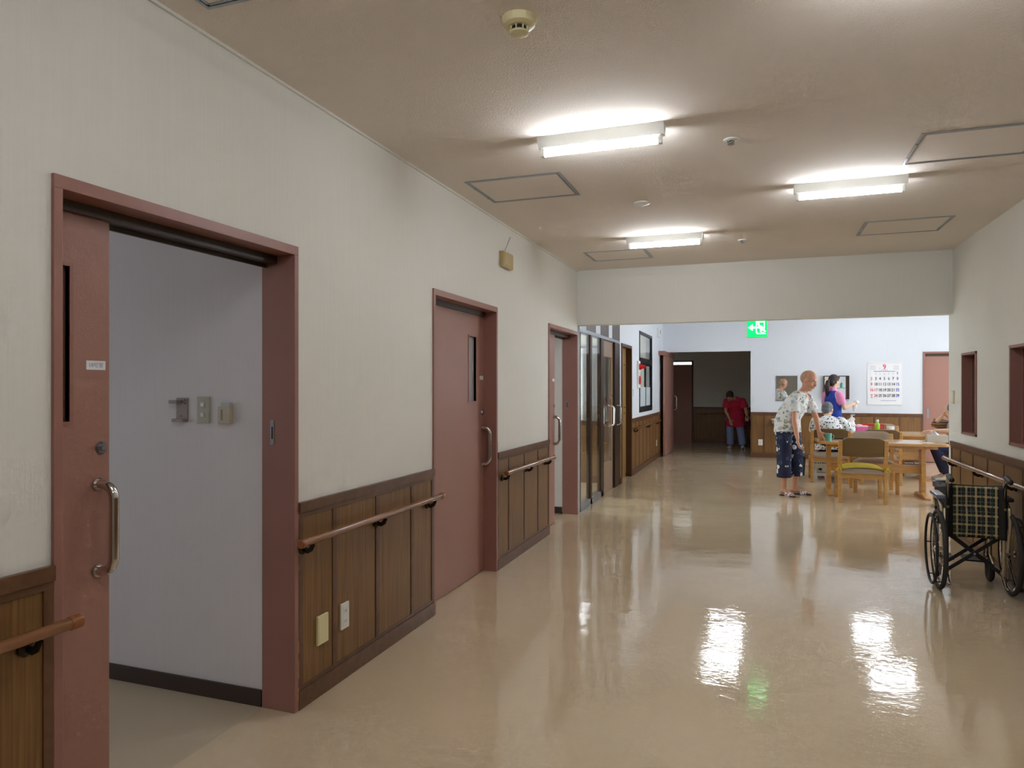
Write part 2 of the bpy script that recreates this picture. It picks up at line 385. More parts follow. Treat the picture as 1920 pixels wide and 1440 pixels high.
# ------------------------------------------------------------------ the room
H, XL, XR, YH = 2.77, -1.95, 1.755, 7.70
def wallmesh(axis, p0, p1, a0, a1, z0, z1, openings=()):
    """wall slab between p0 and p1 (its thickness), along a0..a1, with rectangular openings (b0,b1,c0,c1)"""
    b = MB(); cuts = sorted({a0, a1} | {o[0] for o in openings} | {o[1] for o in openings})
    for u, w in zip(cuts, cuts[1:]):
        spans = [(z0, z1)]
        for o in openings:
            if o[0] <= u and w <= o[1]:
                ns = []
                for s0, s1 in spans:
                    if o[3] <= s0 or o[2] >= s1: ns.append((s0, s1)); continue
                    if o[2] > s0: ns.append((s0, o[2]))
                    if o[3] < s1: ns.append((o[3], s1))
                spans = ns
        for s0, s1 in spans:
            if axis == 'x': b.box(p0, p1, u, w, s0, s1)
            else: b.box(u, w, p0, p1, s0, s1)
    return b
D1, D2, D3 = (1.458, 2.60), (3.97, 5.11), (6.535, 7.68)
DZ = 2.075
b = wallmesh('x', XL-.09, XL, -4, YH, 0, H, [(a+.01, c-.01, 0, DZ-.01) for a, c in (D1, D2, D3)])
struct(b.build('wall_left', M['wall'], smooth=False), 'long cream papered corridor wall with three rose doorways')
b = wallmesh('x', XR, XR+.12, -4, YH+.14, 0, H, [(6.92, 7.345, 1.03, 1.745), (5.15, 6.06, 1.03, 1.745)])
struct(b.build('wall_right', M['wall'], smooth=False), 'cream corridor wall behind the wheelchair with two rose windows')
b = MB().box(XL, XR, YH, YH+.14, 2.15, 3.0)
struct(b.build('wall_header', M['wall'], smooth=False), 'cream header beam above the opening to the dining area', 'beam')
struct(MB().box(-6.2, XL-.16, -4, 15.2, -.1, 0).build('floor.001', M['floor_dull'], smooth=False), 'duller beige vinyl floor inside the side rooms', 'floor')  # a darker, rougher vinyl than the corridor floor
b = MB().box(XL-.16, 7, -4, 19, -.1, 0).box(-2.6, XL-.16, 15.2, 19, -.1, 0)
struct(b.build('floor', M['floor'], smooth=False), 'glossy beige vinyl floor with long reflections', 'floor')
b = MB().box(XL-.09, XR+.12, -4, YH, H, H+.1)
struct(b.build('ceiling', M['ceil'], smooth=False), 'beige corridor ceiling with tube lights and hatches', 'ceiling')
struct(MB().box(XL-.09, 6.6, YH, 15.3, 3.0, 3.1).build('ceiling.001', M['ceil_white'], smooth=False), 'white ceiling over the dining area', 'ceiling')
struct(MB().box(-2.5, 4, 15.3, 18.7, 2.5, 2.6).build('ceiling.002', M['ceil_white'], smooth=False), 'unlit ceiling of the dark back passage', 'ceiling')
struct(MB().box(-6.2, XL-.09, -4, 15.2, 2.6, 2.7).build('ceiling.003', M['ceil_white'], smooth=False), 'ceiling of the side rooms seen through doorways', 'ceiling')
struct(MB().box(XL-.09, XR+.12, -4.1, -4, 0, H).build('wall_near_end', M['wall'], smooth=False), 'cream end wall of the corridor')
# dining side
b = wallmesh('x', XL-.12, XL, 7.80, 15.1, 0, 3.0, [(7.81, 10.25, 0, 2.13), (10.36, 11.22, 0, 2.10), (12.03, 13.52, 1.0, 2.42)])
struct(b.build('wall_dining_left', M['wall_cool'], smooth=False), 'white dining wall with black framed window and fire alarm')
b = wallmesh('y', 15.1, 15.25, XL, 6.6, 0, 3.0, [(XL, -.16, 0, 2.185), (2.95, 3.85, 0, 2.11)])
struct(b.build('wall_dining_far', M['wall_cool'], smooth=False), 'white far dining wall carrying the calendar and mirrors')
b = wallmesh('x', 6.5, 6.6, YH, 15.1, 0, 3.0, [(8.3, 10.9, .9, 2.5), (11.5, 14.3, .9, 2.5)])
struct(b.build('wall_dining_right', M['wall_cool'], smooth=False), 'dining side wall with the daylight windows')
struct(MB().box(XR+.12, 6.5, YH, YH+.14, 0, 3.0).build('wall_dining_near', M['wall_cool'], smooth=False), 'wall between office and dining area')
struct(MB().box(-2.5, 4, 18.5, 18.6, 0, 2.5).build('wall_passage_back', M['wall'], smooth=False), 'shaded back wall of the dark passage')
struct(MB().box(-2.5, -2.4, 15.25, 18.5, 0, 2.5).build('wall_passage_left', M['wall'], smooth=False), 'left wall of the dark passage')
struct(MB().box(4, 4.1, 15.25, 18.5, 0, 2.5).build('wall_passage_right', M['wall'], smooth=False), 'right wall of the dark passage')
struct(MB().box(-2.5, XL, 15.1, 15.25, 0, 3.0).build('wall_passage_corner', M['wall'], smooth=False), 'short wall at the corner beside the open rose fire door')
# side rooms
struct(MB().box(-6, XL-.09, 2.585, 2.70, 0, 2.6).build('wall_bedroom', M['wall_lilac'], smooth=False), 'pale wall inside the nearest open room with light switches')
struct(MB().box(-6, XL-.09, 7.665, 7.80, 0, 2.6).build('wall_bedroom_far', M['wall'], smooth=False), 'pale wall inside the third room')
struct(MB().box(-6, XL-.12, 10.27, 10.35, 0, 2.6).build('wall_entry', M['wall'], smooth=False), 'end wall of the room behind the glazed partition')
struct(MB().box(-6, XL-.09, -1.1, -1, 0, 2.6).build('wall_bedroom_near', M['wall'], smooth=False), 'near wall of the open room')
b = wallmesh('x', -6.1, -6, -4, 15.2, 0, 2.6, [(-.4, 2.0, .9, 2.1), (4, 6.8, .9, 2.1), (8.2, 10, .5, 2.2), (11.6, 14.2, .7, 2.2)])  # last opening cut for the added daylight lamp
struct(b.build('wall_outer_left', M['wall'], smooth=False), 'outer wall of the side rooms with their windows')
# office behind the right wall
struct(MB().box(4.4, 4.5, 3, YH, 0, 2.7).build('wall_office', M['wall'], smooth=False), 'office wall seen through the rose windows')
struct(MB().box(XR+.12, 4.5, 2.9, 3.0, 0, 2.7).build('wall_office_side', M['wall'], smooth=False), 'office side wall')
struct(MB().box(XR+.12, 4.5, 2.9, YH, 2.6, 2.7).build('ceiling.004', M['ceil_white'], smooth=False), 'office ceiling behind the rose windows', 'ceiling')
# thin ceiling joint trims
struct(MB().box(XL, XL+.012, -4, YH, H-.012, H).build('trim_1', M['wall'], smooth=False), 'thin cream bead along the left ceiling edge', 'trim')

# wainscots: one per stretch of wall, with their battens as parts
def wainscot(n, axis, p, sgn, a0, a1, battens, label, edge=True):
    r = empty('trim_%d' % n, kind='structure', label=label, cat='wainscot')
    def B(b, d0, d1, u0, u1, z0, z1, bev=0):
        q = sorted((p+sgn*d0, p+sgn*d1))
        if axis == 'x': b.box(q[0], q[1], u0, u1, z0, z1, bev)
        else: b.box(u0, u1, q[0], q[1], z0, z1, bev)
        return b
    B(MB(), -.002, .008, a0, a1, .0, .92).build('wood_panel', M['panel'], r, smooth=False)
    c = B(MB(), 0, .022, a0, a1, .885, .93, .003); B(c, 0, .014, a0, a1, .862, .885, .002); c.build('cap_rail', M['trimwood'], r)
    c = B(MB(), 0, .016, a0, a1, .0, .085, .003); B(c, 0, .010, a0, a1, .085, .105, .002); c.build('skirting', M['trimwood'], r)
    if edge: battens = [a0+.016]+list(battens)+[a1-.016]
    for u in battens:
        c = B(MB(), .006, .013, u-.016, u+.016, .105, .862, .002)
        c.build('batten', M['trimwood'], r)
wainscot(2, 'x', XL, 1, -1.0, 1.458, [-.6, -.2, .2, .6, 1.0], 'brown panelled wainscot nearest the camera, left of the open door')
wainscot(3, 'x', XL, 1, 2.60, 3.97, [2.88, 3.28, 3.68], 'brown panelled wainscot with two socket plates between the first two doors')
wainscot(4, 'x', XL, 1, 5.11, 6.535, [5.38, 5.78, 6.18], 'brown panelled wainscot between the closed door and the third door')
wainscot(5, 'x', XL, 1, 11.24, 15.1, [11.6+.4*i for i in range(9)], 'brown panelled wainscot below the black framed window')
wainscot(6, 'x', XR, -1, -1.0, 7.72, [7.4-.4*i for i in range(20)], 'brown panelled wainscot behind the wheelchair')
wainscot(7, 'y', 15.1, -1, -.16, 2.95, [.1, .62, 1.12, 1.62, 2.12, 2.55], 'brown panelled wainscot under the wall calendar')
wainscot(8, 'y', 18.5, -1, -1.6, 4, [-.8, 0, .8], 'dark panelled wainscot in the back passage')
wainscot(9, 'x', XL, 1, 10.26, 10.36, [], 'narrow wainscot strip between glazed door and brown door', edge=False)
for n, bb, lab in (('baseboard_bedroom', (-5.9, -2.12, 2.572, 2.585, 0, .075), 'dark skirting inside the nearest open room'),
                   ('baseboard_bedroom_far', (-5.9, -2.12, 7.652, 7.665, 0, .075), 'dark skirting inside the third room')):
    struct(MB().box(*bb, .003).build(n, M['baseb']), lab, 'baseboard')

# ------------------------------------------------------------------ sliding doors on the left wall
def d_handle(p0, p1, out, r=.014, bend=.045):
    """bow handle from p0 to p1 standing off by vector out"""
    p0, p1, out = V(p0), V(p1), V(out); d = (p1-p0).normalized(); o = out.normalized()
    pts = [p0]
    for k in range(0, 6):
        an = PI/2*k/5; c = p0+out-o*bend+d*bend
        pts.append(c-d*bend*math.cos(an)+o*bend*math.sin(an))
    for k in range(0, 6):
        an = PI/2*k/5; c = p1+out-o*bend-d*bend
        pts.append(c+d*bend*math.sin(an)+o*bend*math.cos(an))
    pts.append(p1)
    b = MB().loft(pts, r, seg=14)
    for q in (p0, p1): b.cyl(q, q+o*.006, r*1.35)
    return b

def side_door(n, y0, y1, leaf0, leaf1, label, slot, latch=True, sticker=None, hz=(.845, 1.13)):
    r = empty('door_%d' % n, kind='structure', label=label, cat='door')
    xf, xb, t = XL+.012, XL-.165, .028
    f = MB()
    f.box(XL-.088, xf, y0, y0+t, 0, DZ-.04, .002)
    f.box(xb, xf, y1-t, y1, 0, DZ-.04, .002)
    f.box(XL-.16, xf, y0, y1, DZ-.04, DZ, .002)
    f.build('door_frame', M['pinkd'], r)
    MB().box(XL-.155, XL-.082, y0+t, y1-t, DZ-.075, DZ-.041).box(XL-.150, XL-.14, y0+t, y1-t, DZ-.09, DZ-.074).build('door_track', M['track'], r)
    sc_ = MB(); rr = random.Random(n)
    for k in range(7):
        z = rr.uniform(.02, .95); sc_.box(xf-.004, xf+.0006, y1-rr.uniform(.004, .008), y1+.0006, z, z+rr.uniform(.02, .10))
    sc_.build('scuff_marks', M['scuff'], r)
    lx0, lx1 = XL-.135, XL-.10
    s0, s1 = slot
    L = wallmesh('x', lx0, lx1, leaf0, leaf1, .008, 2.0, [(s0, s1, 1.34, 1.83)])
    leaf = L.build('door_leaf', M['pink'], r, smooth=False)
    w = MB(); w.box(lx0+.002, lx1+.004, s0-.012, s0, 1.328, 1.842).box(lx0+.002, lx1+.004, s1, s1+.012, 1.328, 1.842)
    w.box(lx0+.002, lx1+.004, s0, s1, 1.328, 1.34).box(lx0+.002, lx1+.004, s0, s1, 1.83, 1.842); w.build('slot_window_frame', M['pinkd'], leaf)
    MB().box(lx0+.014, lx0+.018, s0, s1, 1.34, 1.83).build('window_pane', M['slot_film'] if n == 2 else M['blind'], leaf)
    hy = leaf1-.045
    d_handle((lx1, hy, hz[0]), (lx1, hy, hz[1]), (.065, 0.008, 0), .0155).build('door_handle', M['chrome'], leaf)
    k = MB().lathe((lx1, leaf1-.030, 1.247), [(0, .012), (.008, .012), (.010, .009), (.016, .009), (.019, .005), (.022, .0), (.022, -.001)], axis='x')
    k.build('keyhole_lock', M['steel'], leaf)
    MB().box(lx1, lx1+.0012, leaf1-.085, leaf1-.015, 1.505, 1.535).build('room_number_sticker', M['paper'], leaf)
    if sticker: text_mesh([(sticker, .018, (lx1+.0014, leaf1-.05, 1.52))], 'sticker_lettering', M['inkgrey'], leaf, (PI/2, 0, PI/2))
    if latch:
        p = MB().box(XL-.118, XL-.098, y1-t-.002, y1-t+.001, 1.19, 1.30, .0008).build('strike_plate', M['steel'], r)
        MB().box(XL-.112, XL-.104, y1-t-.0028, y1-t-.001, 1.215, 1.27).build('strike_slot', M['dark'], p)
    return r
side_door(1, *D1, .66, 1.735, 'rose sliding door standing open nearest the camera, chrome bow handle', (1.35, 1.592), sticker='10号室')
side_door(2, *D2, 4.0, 5.09, 'closed rose sliding door with slot window between two wainscots', (4.79, 4.93), latch=False)
side_door(3, *D3, 6.05, 7.11, 'half open rose sliding door next to the glazed partition', (6.80, 6.93))

# glazed partition
r = empty('window_1', kind='structure', label='brown framed floor to ceiling glazing behind the header beam', cat='glazing')
MB().box(XL-.09, XL+.004, 7.805, 10.25, 2.085, 2.128, .003).build('transom_rail', M['alu'], r)
MB().box(XL-.09, XL+.004, 7.82, 9.06, 0, .075, .003).build('bottom_rail', M['alu'], r)
for y0, y1 in ((7.81, 7.845), (8.34, 8.43), (8.95, 9.12), (9.88, 10.25)):
    MB().box(XL-.05, XL+.004, y0, y1, 0, 2.085, .003).build('mullion', M['brownal'], r)
for y0, y1 in ((7.845, 8.34), (8.43, 8.95)):
    MB().box(XL-.014, XL-.008, y0, y1, .075, 2.085).build('window_pane', M['glass'], r)
for y0, y1 in ((8.15, 8.64), (8.93, 9.44), (9.7, 10.24)):
    MB().box(XL-.03, XL+.004, y0, y1, 2.13, 2.98).build('transom_reflection', M['brownal'], r)  # opaque brown panels stand in for dark reflections in transom glass
r = empty('door_4', kind='structure', label='glazed entry door with paired chrome bow handles', cat='door')
b = wallmesh('x', XL-.07, XL-.03, 9.12, 9.88, .008, 2.08, [(9.21, 9.79, .40, 1.86)])
lf = b.build('door_leaf', M['doorbeige'], r, smooth=False)
MB().box(XL-.036, XL-.031, 9.21, 9.79, .40, 1.86).build('window_pane', M['glass'], lf)
d_handle((XL-.03, 9.62, .90), (XL-.03, 9.62, 1.18), (.075, 0, 0), .011).build('door_handle', M['chrome'], lf)
d_handle((XL+.012, 9.96, .90), (XL+.012, 9.96, 1.18), (.06, 0, 0), .011).build('door_handle', M['chrome'], lf)
MB().lathe((XL-.03, 9.82, 1.30), [(0, .01), (.02, .01), (.022, 0)], axis='x').build('keyhole_lock', M['chrome'], lf)
r = empty('door_5', kind='structure', label='brown wooden door in a deep dark frame beside the glazing', cat='door')
b = MB(); b.box(XL-.12, XL+.015, 10.36, 10.40, 0, 2.06, .002).box(XL-.12, XL+.015, 11.18, 11.24, 0, 2.06, .002).box(XL-.12, XL+.015, 10.36, 11.24, 2.06, 2.105, .002)
b.build('door_frame', M['brownwood'], r)
lf = MB().box(XL-.11, XL-.075, 10.40, 11.18, .008, 2.06, .002).build('door_leaf', M['oak'], r)
for z in (1.03, 1.80, 1.12): MB().loft([(XL-.075, 10.98, z), (XL-.045, 10.98, z), (XL-.03, 10.98, z)], [.009, .009, .017]).build('door_knob', M['chrome'], lf)

# window on the dining left wall
r = empty('window_2', kind='structure', label='black framed window with frosted lower panes beside the fire alarm', cat='window')
b = MB(); y0, y1 = 12.03, 13.52
b.box(XL-.035, XL+.012, y0, y0+.045, 1.0, 2.42, .003).box(XL-.035, XL+.012, y1-.06, y1, 1.0, 2.42, .003)
b.box(XL-.035, XL+.012, y0, y1, 1.0, 1.06, .003).box(XL-.035, XL+.012, y0, y1, 2.37, 2.42, .003).box(XL-.035, XL+.012, y0, y1, 1.86, 1.96, .003)
b.build('window_frame', M['winblk'], r)
for a, c in ((12.075, 12.80), (12.74, 13.46)):
    sx = XL-.004 if a < 12.2 else XL-.018
    b = wallmesh('x', sx-.007, sx+.007, a, c, 1.06, 1.86, [(a+.04, c-.05, 1.10, 1.83)])
    sh = b.build('sash', M['winblk'], r, smooth=False)
    MB().box(sx-.003, sx+.003, a+.04, c-.05, 1.44, 1.83).build('window_pane', M['glass'], sh)
    MB().box(sx-.003, sx+.003, a+.04, c-.05, 1.10, 1.44).build('frosted_film', M['frost'], sh)
MB().box(XL-.012, XL-.007, y0+.045, y1-.06, 1.96, 2.37).build('window_pane', M['glass'], r)
# rose windows right wall
for n, (y0, y1), lab in ((3, (6.91, 7.355), 'narrow rose framed window in the right wall'), (4, (5.14, 6.07), 'wider rose framed window cut by the right edge')):
    r = empty('window_%d' % n, kind='structure', label=lab, cat='window'); b = MB()
    x0, x1 = XR-.012, XR+.17
    b.box(x0, x1, y0, y0+.022, 1.02, 1.755, .002).box(x0, x1, y1-.022, y1, 1.02, 1.755, .002)
    b.box(x0, x1, y0, y1, 1.02, 1.042, .002).box(x0, x1, y0, y1, 1.733, 1.755, .002)
    b.build('window_frame', M['pinkd'], r)
    MB().box(x0+.075, x0+.081, y1-.03, y1-.021, 1.04, 1.735).build('glazing_bead', M['pink'], r)
    MB().box(XR+.095, XR+.100, y0+.022, y1-.022, 1.042, 1.733).build('window_pane', M['glass'], r)
# daylight windows (dining right wall, out of frame but lighting the place)
for n, (y0, y1) in ((5, (8.3, 10.9)), (6, (11.5, 14.3))):
    r = empty('window_%d' % n, kind='structure', label='daylight window of the dining area, %s one' % ('nearer' if n == 5 else 'farther'), cat='window'); b = MB()
    b.box(6.49, 6.61, y0, y0+.05, .9, 2.5).box(6.49, 6.61, y1-.05, y1, .9, 2.5).box(6.49, 6.61, y0, y1, .9, .95).box(6.49, 6.61, y0, y1, 2.45, 2.5).box(6.53, 6.57, (y0+y1)/2-.03, (y0+y1)/2+.03, .9, 2.5)
    b.build('window_frame', M['alu'], r)
# fire door leaf
r = empty('door_6', kind='structure', label='rose fire door leaf standing open at the dark passage', cat='door')
MB().box(XL, XL+.13, 14.45, 16.2, 2.10, 2.185, .003).build('door_track', M['pinkd'], r)
lf = MB().box(XL+.075, XL+.115, 14.62, 16.15, .01, 2.10, .003).build('door_leaf', M['pink'], r)
d_handle((XL+.115, 15.95, .93), (XL+.115, 15.95, 1.24), (.085, 0, 0), .012).build('door_handle', M['chrome'], lf)
r = empty('door_7', kind='structure', label='rose door in the far wall right of the calendar', cat='door'); b = MB()
b.box(2.95, 2.985, 15.085, 15.2, 0, 2.08, .002).box(3.815, 3.85, 15.085, 15.2, 0, 2.08, .002).box(2.95, 3.85, 15.085, 15.2, 2.08, 2.115, .002)
b.build('door_frame', M['pinkd'], r)
MB().box(2.985, 3.815, 15.13, 15.2, 2.03, 2.08).build('door_track', M['track'], r)
lf = MB().box(2.985, 3.815, 15.15, 15.185, .01, 2.03).build('door_leaf', M['pink'], r)
MB().box(3.02, 3.06, 15.146, 15.151, .85, 1.03, .001).build('recessed_pull', M['steel'], lf)
r = empty('door_8', kind='structure', label='unlit rose door with a light slit above, in the dark passage', cat='door'); b = MB()
b.box(-2.2, -2.16, 18.47, 18.5, 0, 2.12).box(-1.64, -1.60, 18.47, 18.5, 0, 2.12).box(-2.2, -1.60, 18.47, 18.5, 2.09, 2.12)
b.build('door_frame', M['brownwood'], r)
MB().box(-2.16, -1.64, 18.475, 18.495, .0, 2.02).build('door_leaf', M['pink'], r)
MB().box(-2.16, -1.64, 18.48, 18.495, 2.025, 2.085).build('lit_transom', M['led'], r)

# ------------------------------------------------------------------ handrails
def handrail(y0, y1, x, wx, label, brackets, end0=True, end1=True, axis='y'):
    z = .765
    r = empty('handrail', (wx, y0, z), label=label, cat='handrail', group='handrails along the corridor')
    d = x-wx; s = 1 if d > 0 else -1
    MB().cyl((d, .0, 0), (d, y1-y0, 0), .0175).build('rail', M['railw'], r)
    for f, yy, q in ((end0, 0, 1), (end1, y1-y0, -1)):
        if f: MB().loft([(d, yy-.005*q, 0), (d, yy, 0), (d, yy+.03*q, 0), (d, yy+.034*q, 0)], [.016, .0205, .0205, .0185]).build('end_cap', M['railcap'], r)
    for yb in brackets:
        yy = yb-y0; pts = [(s*.006, yy, -.045), (s*.03, yy, -.052), (d-s*.012, yy, -.042), (d, yy, -.018)]
        b = MB().loft(pts, [(.006, .012)]*4, side=(0, 1, 0)).lathe((0, yy, -.045), [(.024, s*.001), (.024, s*.010), (.018, s*.014), (0, s*.015)], axis='x')
        b.build('bracket', M['bronze'], r)
    return r
W = XL+.014
handrail(-1, 1.49, -1.875, W, 'brown handrail whose rounded end reaches over the nearest open door', [0, 1.37], end0=False)
handrail(2.53, 3.97, -1.875, W, 'brown handrail above the two socket plates', [2.62, 3.26, 3.86])
handrail(4.95+.19, 6.5, -1.875, W, 'brown handrail between the closed door and the third door', [5.20, 5.80, 6.38])
handrail(11.3, 14.2, -1.875, W, 'brown handrail under the black framed window', [11.45, 12.8, 14.05])
handrail(.5, 7.67, 1.675, XR-.014, 'brown handrail on the wall behind the wheelchair', [7.5, 6.7, 5.9, 4.6, 3.0])
r = empty('handrail', (-1.5, 18.5-.014, .765), label='dark handrail in the back passage', cat='handrail', group='handrails along the corridor')
MB().cyl((0, -.065, 0), (3.2, -.065, 0), .0175).build('rail', M['railw'], r)
for x in (.2, 1.6, 3.0): MB().loft([(x, 0, -.045), (x, -.05, -.045), (x, -.065, -.017)], .008).build('bracket', M['bronze'], r)

# ------------------------------------------------------------------ wall plates and boxes
def plate(name, c, sx, sy, t, axis, sgn, m, label, cat, group=None):
    """plate centred at c on a wall; returns root. local u along wall, z up"""
    r = empty(name, c, label=label, cat=cat, group=group)
    b = MB(); q = sorted((0, sgn*t))
    if axis == 'x': b.box(q[0], q[1], -sx/2, sx/2, -sy/2, sy/2, min(.003, t*.4))
    else: b.box(-sx/2, sx/2, q[0], q[1], -sy/2, sy/2, min(.003, t*.4))
    b.build('cover_plate', m, r); return r
r = plate('socket_cover', (XL+.008, 2.775, .31), .085, .135, .012, 'x', 1, M['ivory'], 'blank ivory cover plate on the wainscot, nearer and yellower', 'wall plate')
MB().box(.0125, .0135, -.036, .036, -.058, .058).build('lid', M['ivory'], r)
r = plate('wall_socket', (XL+.008, 2.962, .315), .070, .128, .010, 'x', 1, M['white_pl'], 'white double power socket on the wainscot right of the ivory plate', 'socket')
MB().box(.0102, .0125, -.022, .022, -.048, .048, .001).build('socket_insert', M['white_pl'], r)
for z in (-.025, .025):
    for y in (-.006, .006): MB().box(.0124, .0129, y-.001, y+.001, z-.006, z+.006).build('socket_slot', M['dark'], r)
plate('wall_socket', (XL+.008, 14.1, .32), .07, .12, .01, 'x', 1, M['white_pl'], 'white socket on the wainscot below the black framed window', 'socket')
plate('wall_socket', (.03, 15.092, .31), .085, .125, .01, 'y', -1, M['white_pl'], 'white socket low on the far wainscot behind the standing man', 'socket')
plate('wall_switch', (XL, 11.45, 1.35), .07, .12, .01, 'x', 1, M['white_pl'], 'white switch plate between the brown door and fire alarm', 'switch')
r = plate('wall_switch', (XR, 7.66, 1.35), .07, .125, .012, 'x', -1, M['ivory'], 'ivory switch plate at the end of the right wall', 'switch')
MB().box(-.0145, -.0118, -.02, .02, -.045, .045, .001).build('rocker', M['white_pl'], r)
# switches inside the bedroom (wall y = 2.585)
Y1 = 2.585
r = empty('wall_bracket', (-2.585, Y1, 1.34), label='empty taupe holder bracket, leftmost on the bedroom wall', cat='bracket')
MB().box(-.034, .034, -.006, 0, -.057, .057, .002).build('back_plate', M['taupe_pl'], r)
MB().box(-.052, -.004, -.036, -.004, .030, .046, .003).build('upper_clip', M['taupe_pl'], r)
MB().box(-.040, .028, -.030, -.004, -.056, -.042, .003).build('lower_tray', M['taupe_pl'], r)
for x, z in ((-.005, .04), (-.005, -.03), (.02, .048), (.02, .03)): MB().lathe((x, -.0065, z), [(0, -.001), (.003, -.001), (.003, .001)], axis='y', seg=10).build('screw', M['dark'], r)
r = empty('wall_switch', (-2.455, Y1, 1.342), label='greenish switch plate with two small buttons on the bedroom wall', cat='switch')
MB().box(-.036, .036, -.010, 0, -.062, .062, .003).build('cover_plate', M['green_gl'], r)
for z in (.024, -.024):
    k = MB().box(-.014, .010, -.013, -.009, z-.012, z+.012, .001).build('button_surround', M['grey_pl'], r)
    MB().box(-.010, .006, -.0145, -.012, z-.008, z+.008, .001).build('button', M['white_pl'], k)
r = empty('remote_control', (-2.32, Y1, 1.325), label='cream remote control in a wall holder, rightmost on the bedroom wall', cat='remote control')
MB().box(-.036, .034, -.026, -.001, -.046, .034, .004).build('holder', M['ivory_old'], r)
MB().box(-.022, .030, -.022, -.004, .0, .052, .003).build('remote_body', M['grey_pl'], r)
MB().box(-.016, -.006, -.0275, -.0255, -.03, .02, .0005).build('button_strip', M['taupe_pl'], r)
# antenna box
r = empty('call_receiver', (XL, 5.30, 2.475), label='yellowed plastic box with a thin tilted antenna high on the left wall', cat='receiver box')
MB().box(0, .035, -.115, .115, -.062, .062, .006).build('case', M['beige_pl'], r)
MB().box(.034, .040, -.10, .09, -.05, .05, .004).build('front_cover', M['beige_pl'], r)
MB().cyl((.02, -.06, .06), (.03, .05, .20), .0022, 8).build('antenna', M['steel'], r)
# fire alarm
r = empty('fire_alarm', (XL, 11.88, 1.66), label='white fire alarm panel with red lamp and round red button', cat='fire alarm')
MB().box(0, .03, -.10, .11, -.23, .23, .004).build('panel', M['white_pl'], r)
MB().lathe((.03, .0, .13), [(.055, 0), (.055, .012), (.035, .05), (.028, .085), (.02, .1), (0, .103)], axis='x').build('lamp_cone', M['redpl'], r)
b = MB().lathe((.03, .0, -.10), [(.075, 0), (.075, .012), (.06, .018), (0, .018)], axis='x'); b.build('call_button', M['redpl'], r)
# speaker small
r = empty('wall_speaker', (XL, 14.3, 2.55), label='small white device high in the far left dining corner', cat='speaker')
MB().box(0, .06, -.05, .05, -.10, .10, .01).build('case', M['white_pl'], r)
MB().box(.058, .064, -.02, .02, -.02, .05).build('lens_window', M['dark'], r)

# ------------------------------------------------------------------ ceiling fittings
def ceiling_lamp(x, y, z, label, L=.66, first=[None]):
    if first[0] is None:
        r = empty('ceiling_light', (x, y, z))
        h = MB().prism([(-.048, 0), (.048, 0), (.022, -.055), (-.022, -.055)], 'x', -L/2, L/2, .002); h.build('housing', M['white_pl'], r)
        MB().box(-L/2+.01, L/2-.01, -.012, .012, -.058, -.0545).build('cover_strip', M['grey_pl'], r)
        for s in (-1, 1):
            MB().box(s*(L/2-.022)-.011, s*(L/2-.022)+.011, -.016, .016, -.098, -.052, .004).build('lamp_holder', M['white_pl'], r)
        MB().cyl((-L/2+.034, 0, -.082), (L/2-.034, 0, -.082), .0135).build('lamp_tube', M['tube'], r)
        first[0] = r
    else:
        r = copy_tree(first[0]); r.location = (x, y, z)
    tag(r, label, 'ceiling light', 'fluorescent tube ceiling lights'); return r
ceiling_lamp(-.776, 3.54, H, 'lit tube light on the left side of the corridor ceiling, nearest large one')
ceiling_lamp(.546, 4.92, H, 'lit tube light on the right side of the corridor ceiling')
ceiling_lamp(-.776, 6.15, H, 'lit tube light closest to the header beam, above a ceiling hatch')
ceiling_lamp(.546, 2.26, H, 'tube light just above the top edge, glow on ceiling at upper right')
ceiling_lamp(-.776, .9, H, 'tube light on the corridor ceiling above the camera')
ceiling_lamp(.546, -.4, H, 'tube light on the corridor ceiling behind the camera')
big = None
for (x, y) in ((-.58, 11.5), (-.56, 13.0), (1.9, 11.75), (1.88, 13.7), (4.4, 11.7), (4.4, 9.6)):
    if big is None:
        r = empty('ceiling_light', (x, y, 3.0)); L = 1.24
        MB().prism([(-.09, 0), (.09, 0), (.05, -.055), (-.05, -.055)], 'x', -L/2+.3, L/2-.3, .002).build('housing', M['white_pl'], r)
        for s in (-1, 1):
            MB().cyl((-.27, s*.055, -.08), (.27, s*.055, -.08), .015).build('lamp_tube', M['tube_far'], r)
        big = r
    else: r = copy_tree(big); r.location = (x, y, 3.0)
    tag(r, 'twin tube light on the dining ceiling hidden above the header beam', 'ceiling light', 'dining ceiling lights')

def hatch(x0, x1, y0, y1, label):
    r = empty('access_hatch', ((x0+x1)/2, (y0+y1)/2, H), label=label, cat='ceiling hatch', group='ceiling access hatches')
    w, d = (x1-x0)/2, (y1-y0)/2; t = .014
    b = MB()
    for q in ((-w, w, -d, -d+t), (-w, w, d-t, d), (-w, -w+t, -d+t, d-t), (w-t, w, -d+t, d-t)): b.box(*q, -.005, 0)
    b.build('frame', M['alu'], r)
    i = t+.005; b = MB()
    for q in ((-w+i, w-i, -d+i, -d+i+.009), (-w+i, w-i, d-i-.009, d-i), (-w+i, -w+i+.009, -d+i, d-i), (w-i-.009, w-i, -d+i, d-i)): b.box(*q, -.004, 0)
    b.build('inner_frame', M['alu'], r)
    MB().box(-w+i+.009, w-i-.009, -d+i+.009, d-i-.009, -.002, 0).build('hatch_panel', M['ceil'], r)
    for yy in (-d*.4, d*.5): MB().lathe((-w+t*.5, yy, -.0055), [(0, -.001), (.005, -.001), (.005, .001)], seg=10).build('latch_screw', M['dark'], r)
hatch(-1.79, -1.155, 4.11, 4.64, 'ceiling hatch at the left wall, in front of the second tube light row')
hatch(-1.63, -1.02, 6.66, 7.16, 'ceiling hatch partly behind the farthest tube light')
hatch(.80, 1.42, 4.12, 4.66, 'large looking ceiling hatch cut by the right edge of the photo')
